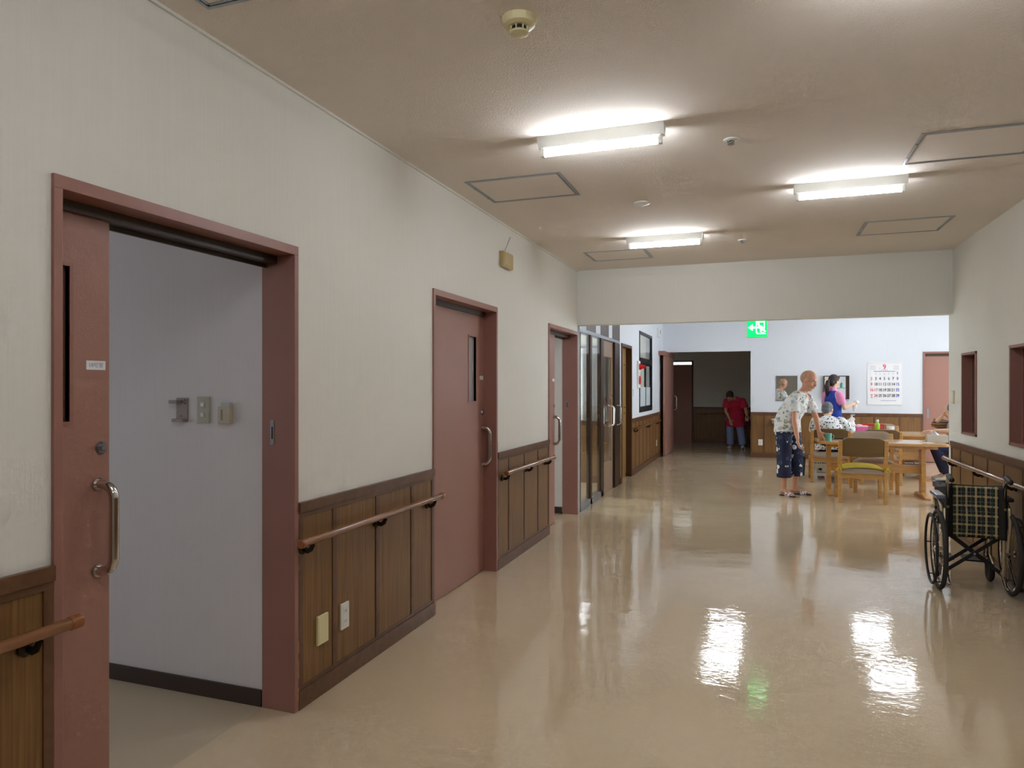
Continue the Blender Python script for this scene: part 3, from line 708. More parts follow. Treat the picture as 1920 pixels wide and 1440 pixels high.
hatch(.80, 1.43, 6.18, 6.72, 'ceiling hatch near the right wall and header beam')
hatch(-2.0+.19, -1.2, 1.42, 1.925, 'ceiling hatch only just showing at the top edge')

r = empty('smoke_detector', (-.81, 2.35, H), label='large cream smoke detector on the ceiling above the first door', cat='smoke detector', group='ceiling detectors')
MB().lathe((0, 0, 0), [(.062, 0), (.062, -.014), (.057, -.026), (.045, -.032), (.034, -.034)], seg=40).build('base', M['ivory'], r)
MB().lathe((0, 0, 0), [(.028, -.030), (.028, -.052)], seg=32).build('sensing_slots', M['dark'], r)
MB().lathe((0, 0, 0), [(.030, -.047), (.034, -.049), (.034, -.056), (.026, -.060), (0, -.061)], seg=32).build('cap', M['ivory'], r)
b = MB()
for k in range(8):
    a = 2*PI*k/8; b.obox((.031*math.cos(a), .031*math.sin(a), -.040), (.006, .004, .02), (0, 0, a))
b.build('cage_ribs', M['ivory'], r)
for x, y, lab in ((-.14, 3.88, 'round sprinkler head between the first two tube lights'), (-.14, 6.57, 'small sprinkler head near the header beam')):
    r = empty('sprinkler_head', (x, y, H), label=lab, cat='sprinkler', group='ceiling sprinklers')
    MB().lathe((0, 0, 0), [(.040, 0), (.038, -.006), (.022, -.010), (.018, -.006)], seg=32).build('escutcheon', M['white_pl'], r)
    MB().cyl((0, 0, 0), (0, 0, -.024), .007).build('stem', M['chrome'], r)
    b = MB().lathe((0, 0, -.024), [(0, 0), (.016, 0), (.018, -.003), (0, -.003)], seg=20)
    for k in range(4):
        a = PI/2*k+.4; b.obox((.012*math.cos(a), .012*math.sin(a), -.018), (.004, .004, .014))
    b.build('deflector', M['steel'], r)
r = empty('heat_detector', (-.79, 5.0, H), label='flat white round detector between the tube lights', cat='smoke detector', group='ceiling detectors')
MB().lathe((0, 0, 0), [(.058, 0), (.056, -.008), (.040, -.014), (.020, -.022), (0, -.024)], seg=40).build('body', M['white_pl'], r)
MB().lathe((.0, 0, 0), [(.006, -.022), (.005, -.034), (0, -.035)], seg=14).build('sensor_tip', M['grey_pl'], r)

# exit sign: green box, white running figure, doorway and arrow
ex, ey, ez, s = -.02, 8.7, 2.15, .115
r = empty('exit_sign', (ex, ey, ez), label='lit green exit sign with arrow and running figure under the beam', cat='exit sign')
MB().box(-s, s, 0, .045, -s, s, .003).build('case', M['grey_pl'], r)
f = MB().box(-s+.004, s-.004, -.003, 0, -s+.004, s-.004).build('green_panel', M['green'], r)
def poly(b, pts):
    b.prism([(x*s/12, z*s/12) for x, z in pts], 'y', -.0045, -.0031)
b = MB()
poly(b, [(-10.5, 0), (-5, 4.2), (-5, 1.2), (-2, 1.2), (-2, -1.2), (-5, -1.2), (-5, -4.2)])
poly(b, [(-1.5, 7.4), (9, 7.4), (9, -2), (7.8, -3.2), (7.8, 6.2), (-.3, 6.2), (-.3, -1), (-1.5, -1)])
poly(b, [(-1.5, -1), (-.3, -1), (-.3, -4.5), (1.2, -8.2), (-.6, -7.6), (-1.5, -5.4)])
# figure
poly(b, [(1.6+1.5*math.cos(k*PI/5), 4.2+1.5*math.sin(k*PI/5)) for k in range(10)])
poly(b, [(2.2, 2.8), (5.2, 2.2), (6.6, -2.2), (4.6, -3.2), (1.6, -.6)])
poly(b, [(2.2, 2.6), (1.2, 1.8), (.0, -.8), (.9, -1.2), (2.6, .6)])
poly(b, [(5, 2.2), (7.2, .2), (7.6, -1.4), (6.8, -1.4), (6.2, 0), (4.6, .8)])
poly(b, [(4.6, -2), (6.6, -2.2), (10.4, -4.6), (9.6, -6), (6, -3.8)])
poly(b, [(4.2, -2.2), (5.6, -3.4), (4.6, -5.6), (7.8, -8.2), (9.6, -8.2), (9.6, -7), (7.2, -6.8), (3.0, -5.2)])
poly(b, [(.4, -8.2), (10.4, -8.2), (9.0, -6.8), (1, -6.8)])
b.build('pictogram', M['signw'], f)
MB().cyl((0, .022, s), (0, .022, .85), .008).build('hanging_rod', M['white_pl'], r)

# ------------------------------------------------------------------ far wall items
r = empty('wall_calendar', (2.295, 15.1, 1.51), label='large September wall calendar on the far dining wall', cat='calendar')
def bend(u, v): return V(((u-.5)*.60, -.004-.006*(1-v)**3*(1+.5*math.sin(u*5)), (v-.5)*.82))
MB().grid(bend, 14, 20).build('calendar_sheet', M['paper'], r, solid=.002, smooth=False)
MB().box(-.30, .30, -.010, -.002, .40, .415, .001).build('binding', M['white_pl'], r)
cx = [-.225+.075*i*1.0 for i in range(7)]; rows = [.20, .095, -.015, -.125, -.235]
days = {}; d = 1
T = {'k': [], 'r': [], 'b': []}
for row in range(5):
    for c_ in range(7):
        if row == 0 and c_ < 6: continue
        if d > 29: break
        k = 'b' if c_ == 6 else ('r' if c_ == 0 or d in (17, 24) else 'k')
        sz = .078
        st = str(d)
        if row == 4 and c_ == 0: st = '23'; sz = .045
        T[k].append((st, sz, (cx[c_], -.0068-.0055*row/4, rows[row]+(.01 if sz < .05 else 0))))
        d += 1
T['r'].append(('30', .035, (cx[0], -.0135, rows[4]-.035)))
T['r'].append(('9', .14, (0, -.0065, .32)))
text_mesh([(w, .03, (cx[i], -.0065, .185)) for i, w in enumerate('日月火水木金') if i > 0]+[('SEPTEMBER', .022, (0, -.0065, .262)), ('2012', .02, (-.08, -.0065, .295))], 'small_lettering', M['inkgrey'], r, (PI/2, 0, 0))
text_mesh(T['k'], 'black_numbers', M['ink'], r, (PI/2, 0, 0), .012, .8)
text_mesh(T['r'], 'red_numbers', M['inkred'], r, (PI/2, 0, 0), .012, .8)
text_mesh(T['b'], 'blue_numbers', M['inkblue'], r, (PI/2, 0, 0), .012, .8)
b = MB()
for i in range(1, 6): b.box(cx[i]-.035, cx[i]+.035, -.0072, -.0062, .232, .240)
b.build('heading_rule', M['ink'], r)
b = MB()
for sx in (-1, 1):
    for i in range(6):
        for j in range(5): b.box(sx*.2+(i-2.5)*.016-.005, sx*.2+(i-2.5)*.016+.005, -.0072, -.0062, .27+j*.018, .276+j*.018)
b.box(-.07, .20, -.0145, -.0135, -.335, -.325)
b.build('fine_print', M['inkgrey'], r)

r = empty('wall_mirror', (.53, 15.1, 1.42), label='small frameless wall mirror reflecting a printed shirt', cat='mirror', group='wall mirrors')
MB().box(-.20, .20, -.012, -.001, -.25, .25).build('mirror_glass', M['mirror'], r, smooth=False)
MB().box(-.20, .20, -.016, -.006, -.262, -.245, .002).build('lower_clip', M['steel'], r)
r = empty('wall_cabinet', (1.44, 15.1, 1.435), label='dark framed mirror cabinet half hidden by the blue vested helper', cat='cabinet')
b = MB(); b.box(-.23, .23, -.09, 0, -.23, -.215).box(-.23, .23, -.09, 0, .215, .23).box(-.23, -.215, -.09, 0, -.215, .215).box(.18, .23, -.09, 0, -.215, .215)
b.build('case', M['brownal'], r); MB().box(-.215, .18, -.012, -.002, -.215, .215).build('mirror_glass', M['mirror'], r, smooth=False)
MB().box(-.215, .18, -.085, -.012, -.02, -.008).build('shelf', M['alu'], r)
for i, (x, m_) in enumerate(((-.12, 'redpl'), (.02, 'white_pl'), (.10, 'teal'))):
    tag(MB().lathe((1.44+x, 15.045, 1.4275), [(.022, 0), (.022, .07), (.010, .085), (.010, .10), (0, .10)], seg=16).build('toiletry_bottle', M[m_]), ('red', 'white', 'mint green')[i]+' small bottle on the mirror cabinet shelf', 'bottle', 'toiletries in the cabinet')
# wash basin
r = empty('wash_basin', (.47, 15.1, .80), label='white wash basin on the wall below the small mirror', cat='basin')
b = MB(); pr = [(0, -.13), (.10, -.125), (.20, -.08), (.25, -.01), (.262, 0), (.245, .0), (.19, -.06), (.09, -.105), (0, -.11)]
for (rr_, hh) in [(0, 0)]: b.lathe((0, -.24, 0), pr, seg=36)
b.box(-.22, .22, -.10, -.006, -.10, .0, .01); b.build('bowl', M['cream_cer'], r)
MB().loft([(0, -.06, 0), (0, -.06, .10), (0, -.10, .13), (0, -.16, .11)], .012).build('tap', M['chrome'], r)
MB().cyl((0, -.2, -.12), (0, -.2, -.30), .02).cyl((0, -.2, -.30), (0, -.02, -.30), .018).build('waste_pipe', M['chrome'], r)

# ------------------------------------------------------------------ tables
def table(x0, x1, y0, y1, lx, label):
    zt = .72; cx_, cy_ = (x0+x1)/2, (y0+y1)/2
    r = empty('dining_table', (cx_, cy_, 0), label=label, cat='table', group='beech dining tables')
    w, d, c = (x1-x0)/2, (y1-y0)/2, .07
    P = []
    for sx, sy, a0 in ((1, 1, 0), (-1, 1, 90), (-1, -1, 180), (1, -1, 270)):
        for k in range(6):
            a = math.radians(a0+18*k); P.append((sx*(w-c)+c*math.cos(a), sy*(d-c)+c*math.sin(a)))
    MB().prism(P, 'z', zt-.032, zt, .004).build('table_top', M['beecht'], r)
    MB().box(-w+.12, w-.12, -d+.10, -d+.12, zt-.075, zt-.032).box(-w+.12, w-.12, d-.12, d-.10, zt-.075, zt-.032).build('apron', M['beech'], r)
    for x in lx:
        x -= cx_
        MB().box(x-.028, x+.028, -.075, .075, .04, zt-.032, .006).build('leg', M['beech'], r)
        MB().prism([(-d+.06, 0), (d-.06, 0), (d-.06, .022), (.10, .058), (-.10, .058), (-d+.06, .022)], 'x', x-.035, x+.035, .006).build('foot', M['beech'], r)
        MB().box(x-.03, x+.03, -d+.08, d-.08, zt-.062, zt-.032, .003).build('top_bearer', M['beech'], r)
    MB().box(lx[0]-cx_, lx[1]-cx_, -.014, .014, .30, .415, .003).build('stretcher', M['beech'], r)
    return r
table(.74, 2.27, 10.04, 10.80, (.90, 2.03), 'nearer beech trestle table with the mint cup on it')
table(1.02, 2.62, 12.02, 12.78, (1.2, 2.42), 'farther beech trestle table with bottle and pink box')

# ------------------------------------------------------------------ chairs
def make_chair():
    """origin at floor centre, sitter looks towards +y"""
    r = empty('dining_chair', (0, 0, 0)); w = .255
    for s in (-1, 1):
        prof = [(-.265, 0), (-.225, 0), (-.185, .30), (-.185, .46), (-.205, .60), (-.235, .785), (-.285, .785), (-.262, .60), (-.24, .44), (-.235, .30)]
        MB().prism(prof, 'x', s*w-.022, s*w+.022, .006).build('rear_leg', M['beech'], r)
        MB().prism([(.20, 0), (.235, 0), (.245, .36), (.19, .36)], 'x', s*w-.022, s*w+.022, .006).build('leg', M['beech'], r)
        MB().box(s*w-.014, s*w+.014, -.20, .22, .305, .365, .004).build('side_rail', M['beech'], r)
    MB().box(-w, w, -.222, -.198, .305, .365, .004).build('back_rail', M['beech'], r)
    MB().box(-w, w, .205, .23, .305, .365, .004).build('front_rail', M['beech'], r)
    # domed seat
    def seat(u, v):
        x = (u-.5)*2; y = (v-.5)*2; e = max(0, (1-abs(x)**3.2))*max(0, (1-abs(y)**4))
        return V((x*.245, .0+y*.24, .395+.06*e**.6))
    g = MB().grid(seat, 20, 20); g.grid(lambda u, v: V(((u-.5)*.49, (v-.5)*.48, .365)), 1, 1)
    g.loft([(0, 0, .366), (0, 0, .397)], [(.2, .2), (.2, .2)], seg=4)
    g.build('seat', M['taupe'], r)
    MB().box(-.244, .244, -.238, .238, .364, .398, .006).build('seat_base', M['taupe'], r)
    # curved back pad: dark shell behind, pale cushion in front
    def pad(off, thick, z0, z1, wid):
        bm = MB(); n = 18; rows = 10
        def f(sgn):
            def g_(u, v):
                x = (u-.5)*2; zt = z1-.035*max(0, abs(x)-.72)/.28*1.0-.02*abs(x)**6
                zb = z0+.015*abs(x)**2
                z = zb+(zt-zb)*v
                yb = -.232-.16*(z-.58)-.03*(1-x*x)+off
                e = (1-(2*v-1)**6)*(1-abs(x)**8)
                return V((x*wid, yb+sgn*thick*(.25+.75*e), z))
            return g_
        bm.grid(f(1), n, rows); bm.grid(f(-1), n, rows)
        # rim
        for v in (0, 1):
            for i in range(n):
                q = [f(1)(i/n, v), f(1)((i+1)/n, v), f(-1)((i+1)/n, v), f(-1)(i/n, v)]; bm.bm.faces.new([bm.bm.verts.new(p) for p in q])
        for u in (0, 1):
            for j in range(rows):
                q = [f(1)(u, j/rows), f(1)(u, (j+1)/rows), f(-1)(u, (j+1)/rows), f(-1)(u, j/rows)]; bm.bm.faces.new([bm.bm.verts.new(p) for p in q])
        bmesh.ops.remove_doubles(bm.bm, verts=bm.bm.verts[:], dist=1e-5)
        return bm
    pad(-.003, .010, .575, .812, .262).build('back_shell', M['olive'], r)
    pad(.022, .020, .582, .820, .258).build('backrest', M['taupe'], r)
    return r
proto = make_chair()
chairs = [
    (1.215, 9.80, 0, 'beech chair with the yellow tied seat cushion at the near table'),
    (1.02, 11.74, 0, 'beech chair the grey haired man in printed shirt sits on'),
    (1.50, 10.74, PI, 'empty beech chair facing the camera behind the near table'),
    (1.70, 11.72, 0, 'empty beech chair with its back to the camera at the far table'),
    (1.95, 12.98, PI, 'pale backed beech chair on the far side of the far table'),
    (2.99, 12.40, PI/2, 'beech chair under the person half hidden by the right wall'),
]
for i, (x, y, a, lab) in enumerate(chairs):
    c_ = proto if i == 0 else copy_tree(proto)
    c_.location = (x, y, 0); c_.rotation_euler = (0, 0, a); tag(c_, lab, 'chair', 'beech dining chairs')
r = empty('seat_cushion', (1.215, 9.80, .452), label='yellow tie-on cushion on the nearest beech chair', cat='cushion')
def cu(sg):
    def f(u, v):
        x = (u-.5)*2; y = (v-.5)*2; e = max(0, (1-abs(x)**4))*max(0, (1-abs(y)**4))
        z0 = -.03*abs(x)**2.5-.012*abs(y)**4
        return V((x*.235, y*.225, z0+sg*.018*e**.5+.004))
    return f
b = MB().grid(cu(1), 20, 20).grid(cu(-1), 20, 20); b.build('cushion_body', M['yellow'], r)
for sx in (-1, 1):
    b = MB().loft([(sx*.22, -.20, -.01), (sx*.272, -.235, -.01), (sx*.30, -.25, -.05)], [.008, .010, .006]).loft([(sx*.262, -.262, -.0), (sx*.29, -.27, .03)], [.009, .004]).loft([(sx*.262, -.262, -.0), (sx*.25, -.27, -.06)], [.009, .005])
    b.ell((sx*.265, -.256, -.005), (.014, .012, .014)); b.build('tie', M['yellow'], r)

# ------------------------------------------------------------------ things on the tables
def mug(loc, R, h, m, name, label, cat, handle=True):
    r = empty(name, loc, label=label, cat=cat)
    MB().lathe((0, 0, 0), [(0, 0), (R*.86, 0), (R*.9, .004), (R, h), (R*.94, h), (R*.84, .008), (0, .008)], seg=28).build('cup_body', m, r)
    if handle: MB().loft([(R*.9, 0, h*.8), (R*1.5, 0, h*.75), (R*1.55, 0, h*.35), (R*.88, 0, h*.25)], .005).build('handle', m, r)
    return r
mug((.885, 10.27, .72), .044, .10, M['teal'], 'cup', 'mint green cup at the left end of the near table', 'cup')
r = empty('drink_bottle', (1.775, 12.35, .72), label='bottle of bright green tea with white cap on the far table', cat='bottle')
MB().lathe((0, 0, 0), [(0, 0), (.036, 0), (.040, .01), (.040, .12), (.036, .135), (.018, .165), (0, .165)], seg=24).build('bottle_body', M['tea'], r)
MB().lathe((0, 0, 0), [(.018, .162), (.018, .172), (.023, .174), (.023, .205), (0, .207)], seg=24).build('bottle_cap', M['white_pl'], r)
r = empty('lunch_box', (1.55, 12.32, .72), label='pink lunch box with pale lid on the far table', cat='box')
MB().box(-.085, .085, -.06, .06, 0, .085, .012).build('box_body', M['pinkpl'], r)
MB().box(-.088, .088, -.063, .063, .085, .108, .008).ell((-.04, 0, .105), (.05, .045, .026)).build('box_lid', M['palepink'], r)
r = empty('basket', (1.76, 12.62, .72), label='red plastic basket behind the pink lunch box', cat='basket')
b = MB(); w_, d_ = .16, .10
for z in (.02, .05, .08, .105): b.box(-w_, w_, -d_, -d_+.006, z-.008, z).box(-w_, w_, d_-.006, d_, z-.008, z).box(-w_, -w_+.006, -d_, d_, z-.008, z).box(w_-.006, w_, -d_, d_, z-.008, z)
for i in range(9):
    x = -w_+2*w_*i/8
    b.box(x-.004, x+.004, -d_-.001, -d_+.005, 0, .11).box(x-.004, x+.004, d_-.005, d_+.001, 0, .11)
b.box(-w_, w_, -d_, d_, 0, .006); b.box(-w_-.006, w_+.006, -d_-.006, -d_+.006, .105, .118).box(-w_-.006, w_+.006, d_-.006, d_+.006, .105, .118)
b.build('basket_body', M['redpl'], r)
r = empty('paper_cup', (1.97, 12.40, .72), label='white printed mug beside the green bottle', cat='cup')
MB().lathe((0, 0, 0), [(0, 0), (.050, 0), (.058, .10), (.054, .10), (.046, .006), (0, .006)], seg=26).build('cup_body', M['paper'], r)
r = empty('glass_tumbler', (1.675, 12.38, .72), label='clear tumbler left of the green bottle', cat='glass')
MB().lathe((0, 0, 0), [(0, 0), (.034, 0), (.040, .09), (.037, .09), (.031, .006), (0, .006)], seg=24).build('glass_body', mat('tumbler_plastic', (214, 228, 180), .15, trans=.6), r)
r = empty('plastic_bag', (1.40, 12.50, .72), label='crumpled white plastic bag at the left end of the far table', cat='bag')
b = MB().ell((0, 0, .075), (.10, .085, .078), seg=28, rings=20)
b.loft([(0, 0, .12), (.02, 0, .19), (.07, .01, .215)], [(.07, .05), (.04, .02), (.03, .012)], side=(1, 0, 0)).loft([(0, 0, .12), (-.03, 0, .20)], [(.06, .04), (.03, .012)], side=(1, 0, 0))
o = b.build('bag_body', M['bag'], r)
md = o.modifiers.new('rm', 'REMESH'); md.mode = 'VOXEL'; md.voxel_size = .006
tx = bpy.data.textures.new('crumple', 'CLOUDS'); tx.noise_scale = .05
md = o.modifiers.new('d', 'DISPLACE'); md.texture = tx; md.strength = .025; md.mid_level = .6
r = empty('spray_bottle', (1.44, 12.66, .72), label='white conical bottle behind the plastic bag', cat='bottle')
MB().lathe((0, 0, 0), [(0, 0), (.05, 0), (.052, .02), (.05, .14), (.02, .21), (.015, .24)], seg=24).build('bottle_body', M['white_pl'], r)
MB().lathe((0, 0, 0), [(.018, .238), (.018, .268), (0, .27)], seg=20).box(-.01, .05, -.008, .008, .255, .27, .002).build('nozzle', M['grey_pl'], r)
r = empty('tissue_box', (2.20, 10.45, .72), label='pale tissue box at the right end of the near table', cat='tissue box')
MB().box(-.12, .12, -.06, .06, 0, .095, .002).build('carton', M['tissue'], r)
MB().grid(lambda u, v: V(((u-.5)*.14*(1-.5*v)-.03*v, .02*math.sin(u*9)*(.3+v)-.01, .088+.062*v*(1-.5*(u-.4)**2*4))), 10, 6).build('tissue', M['paper'], r, solid=.002)
r = empty('paper_sheet', (2.06, 10.30, .7205), rz=.4, label='loose white paper lying beside the tissue box', cat='paper')
MB().box(-.07, .07, -.05, .05, 0, .0015).build('sheet', M['paper'], r)
r = empty('remote_control', (1.08, 10.62, .7205), rz=-.15, label='long dark narrow case lying behind the mint cup', cat='case')
MB().box(-.12, .12, -.02, .02, 0, .018, .004).build('case_body', M['dark'], r)

# floor things under the tables
r = empty('folding_stool', (.915, 12.05, 0), label='white folding step stool with cut-outs under the seated man', cat='stool')
b = wallmesh('y', -.12, -.10, -.13, .13, 0, .235, [(-.05, .02, .12, .165), (-.045, .06, 0, .045), (-.13, -.11, .0, .02)])
b.box(-.135, .135, -.14, .12, .235, .255, .004)
for q in (.10,): b.box(-.13, .13, q, q+.02, 0, .235)
b.build('stool_frame', M['white_pl'], r, smooth=False)
b = MB()
for k in range(8): b.box(-.138, -.128, -.1385, -.100, .02+k*.027, .031+k*.027)
for k in range(7): b.box(-.11+k*.034, -.095+k*.034, -.1415, -.1385, .240, .255)
b.box(-.06, .13, -.1225, -.119, .098, .106); b.build('black_grip_dots', M['dark'], r)
r = empty('waste_bin', (.62, 12.3, 0), label='black bin standing behind the standing man', cat='bin')
MB().lathe((0, 0, 0), [(0, 0), (.085, 0), (.105, .30), (.098, .30), (.08, .01), (0, .01)], seg=28).build('bin_body', M['black'], r)
r = empty('cloth_bag', (.62, 12.3, .30), label='white and black printed bag on top of the black bin', cat='bag')
o = MB().ell((0, 0, .07), (.09, .08, .075)).ell((.01, 0, .15), (.07, .06, .07)).build('bag_body', M['shirt_black_print'], r)
r = empty('waste_bin', (2.13, 9.64, 0), label='black bin with grey liner beyond the wheelchair', cat='bin')
MB().lathe((0, 0, 0), [(0, 0), (.105, 0), (.128, .285), (.136, .285), (.136, .30), (.12, .30), (.10, .01), (0, .01)], seg=32).build('bin_body', M['black'], r)
def liner(u, v):
    a = 2*PI*u; rad = .1375+.004*math.sin(a*9); drop = .035+.03*(.5+.5*math.sin(a*2+1))
    return V((rad*math.cos(a), rad*math.sin(a), .305-drop*v))
MB().grid(liner, 60, 4).build('bin_liner', mat('grey_film', (92, 90, 94), .3), r, solid=.001)
r = empty('backpack', (2.42, 13.45, 0), label='black bag on the floor under the far table', cat='bag')
MB().box(-.17, .17, -.10, .10, 0, .13, .03).box(-.13, .13, -.13, -.08, .02, .10, .02).build('bag_body', M['black'], r)
MB().loft([(-.08, 0, .12), (-.07, 0, .17), (.07, 0, .17), (.08, 0, .12)], .008).build('carry_handle', M['dark'], r)
r = empty('file_box', (XR+.15, 5.98, 1.045), label='beige file box on the sill of the wider rose window', cat='box')
MB().box(-.02, .10, -.05, .05, 0, .11, .003).build('carton', M['tissue'], r)

# ------------------------------------------------------------------ people
def organic(b, name, m, parent, voxel=.007, smooth=3, hold=None):
    """fuse overlapping closed shapes in b into one continuous skin"""
    me = bpy.data.meshes.new('t'); b.bm.to_mesh(me); b.bm.free()
    o = bpy.data.objects.new('t', me); COL.objects.link(o)
    md = o.modifiers.new('r', 'REMESH'); md.mode = 'VOXEL'; md.voxel_size = voxel; md.adaptivity = 0
    md = o.modifiers.new('s', 'SMOOTH'); md.factor = .5; md.iterations = smooth
    bpy.context.view_layer.update()
    m2 = bpy.data.meshes.new_from_object(o.evaluated_get(bpy.context.evaluated_depsgraph_get()))
    bpy.data.objects.remove(o); bpy.data.meshes.remove(me)
    m2.name = name; m2.materials.clear(); m2.materials.append(m)
    m2.polygons.foreach_set('use_smooth', [True]*len(m2.polygons))
    r = bpy.data.objects.new(name, m2); COL.objects.link(r); r.parent = parent
    return r
def frame3(fwd, up):
    f = V(fwd).normalized(); u = V(up); u = (u-f*u.dot(f)).normalized(); rt = f.cross(u)
    return Matrix((rt, f, u)).transposed()          # columns: right, forward, up
def head(b, c, R, k=1.0):
    c = V(c)
    def P(x, y, z): return c+R@V((x*k, y*k, z*k))
    b.ell(P(0, -.012, .03), (.076*k, .094*k, .092*k), R).ell(P(0, .012, -.03), (.062*k, .074*k, .085*k), R)
    b.ell(P(0, .052, -.088), (.032*k, .030*k, .028*k), R)
    b.loft([P(0, .082, .012), P(0, .103, -.020), P(0, .098, -.034)], [(.008*k, .008*k), (.013*k, .012*k), (.014*k, .010*k)], cap='round', seg=10)
    b.ell(P(0, .078, .028), (.045*k, .012*k, .012*k), R)
    for s in (-1, 1):
        b.ell(P(s*.078, -.004, -.008), (.010*k, .020*k, .032*k), R); b.ell(P(s*.038, .058, -.028), (.026*k, .022*k, .022*k), R)
    b.ell(P(0, .086, -.060), (.026*k, .012*k, .010*k), R)
def face_parts(parent, body, c, R, k=1.0):
    c = V(c)
    def P(x, y, z): return c+R@V((x*k, y*k, z*k))
    for s in (-1, 1):
        e = MB().ell(P(s*.031, .074, .002), (.013*k, .010*k, .008*k), R, 12, 8).build('eye', M['eye'], parent)
        MB().ell(P(s*.031, .083, .002), (.005*k, .003*k, .005*k), R, 10, 8).build('iris', M['iris'], e)
        MB().loft([P(s*.016, .088, .022), P(s*.034, .086, .027), P(s*.050, .074, .021)], .0026*k, cap='round', seg=8).build('eyebrow', M['hair_stub'], parent)
    MB().loft([P(-.024, .088, -.058), P(0, .097, -.056), P(.024, .088, -.058)], [(.006*k, .004*k)]*3, cap='round', seg=8, side=R@V((0, 0, 1))).build('lips', M['lip'], parent)
def hand(b, wrist, d, palm_n, side, curl=.5, k=1.0, spread=.0):
    """wrist point, direction of hand, palm normal, side = +1/-1 for thumb side along d x palm_n"""
    w = V(wrist); d = V(d).normalized(); n = V(palm_n); n = (n-d*n.dot(d)).normalized(); s = d.cross(n)*side
    b.loft([w-d*.01, w+d*.025*k, w+d*.06*k, w+d*.085*k], [(.026*k, .018*k), (.034*k, .016*k), (.041*k, .014*k), (.040*k, .012*k)], side=s, cap='round', seg=14)
    L = [(.030, .040, .024, .020), (.010, .045, .028, .021), (-.011, .042, .026, .020), (-.031, .033, .020, .017)]
    for i, (off, a1, a2, a3) in enumerate(L):
        p = w+d*(.082-.004*abs(i-1))*k+s*off*k; dd = d+s*(off*spread*8); dd.normalize(); pts = [p-dd*.02*k, p]; an = curl*.45
        for a in (a1, a2, a3):
            dr = (dd*math.cos(an)+n*math.sin(an)).normalized(); p = p+dr*a*k; pts.append(p); an += curl*.75
        b.loft(pts, [.0095*k, .0095*k, .0088*k, .008*k, .0072*k], cap='round', seg=9)
    p = w+d*.022*k+s*.026*k
    pts = [p, p+(d*.5+s*.75+n*.35).normalized()*.036*k]
    pts.append(pts[-1]+(d*.85+s*.35+n*.45).normalized()*.030*k); pts.append(pts[-1]+(d*.9+s*.05+n*.5).normalized()*.024*k)
    b.loft(pts, [.013*k, .0115*k, .0098*k, .008*k], cap='round', seg=9)
def arm(b, sh, el, wr, k=1.0):
    sh, el, wr = V(sh), V(el), V(wr)
    b.loft([sh, sh.lerp(el, .35), el], [.047*k, .045*k, .036*k], cap='round', seg=14)
    b.loft([el, el.lerp(wr, .3), wr], [.036*k, .038*k, .024*k], cap='round', seg=14)
def leg(b, hip, kn, an, toe, k=1.0):
    hip, kn, an, toe = map(V, (hip, kn, an, toe))
    b.loft([hip, hip.lerp(kn, .4), kn], [.082*k, .074*k, .052*k], cap='round', seg=16)
    b.loft([kn, kn.lerp(an, .3), kn.lerp(an, .6), an], [.050*k, .054*k, .042*k, .034*k], cap='round', seg=16)
    d = toe-an; d.z = 0; sd = d.cross(V((0, 0, 1))).normalized(); dn = d.normalized(); g = toe.z
    b.loft([V((an.x, an.y, g+.035))-dn*.035, V((an.x, an.y, g+.04))+dn*.03, toe-dn*.05+V((0, 0, .012)), toe], [(.030, .032), (.034, .034), (.042, .020), (.034, .014)], side=sd, cap='round', seg=14)
def torso(b, pel, mid, chest, neck, side, k=1.0, grow=0.0, low=None, up=True):
    pts = [V(p) for p in (pel, mid, chest)]; n = V(neck)
    pts += [V(chest).lerp(n, .62), n]
    r = [(.155*k+grow, .105*k+grow), (.140*k+grow, .105*k+grow), (.160*k+grow, .108*k+grow), (.130*k+grow*.8, .078*k+grow*.8), (.060+grow*.4, .055+grow*.4)]
    b.loft(pts, r, side=side, seg=24, cap='round')

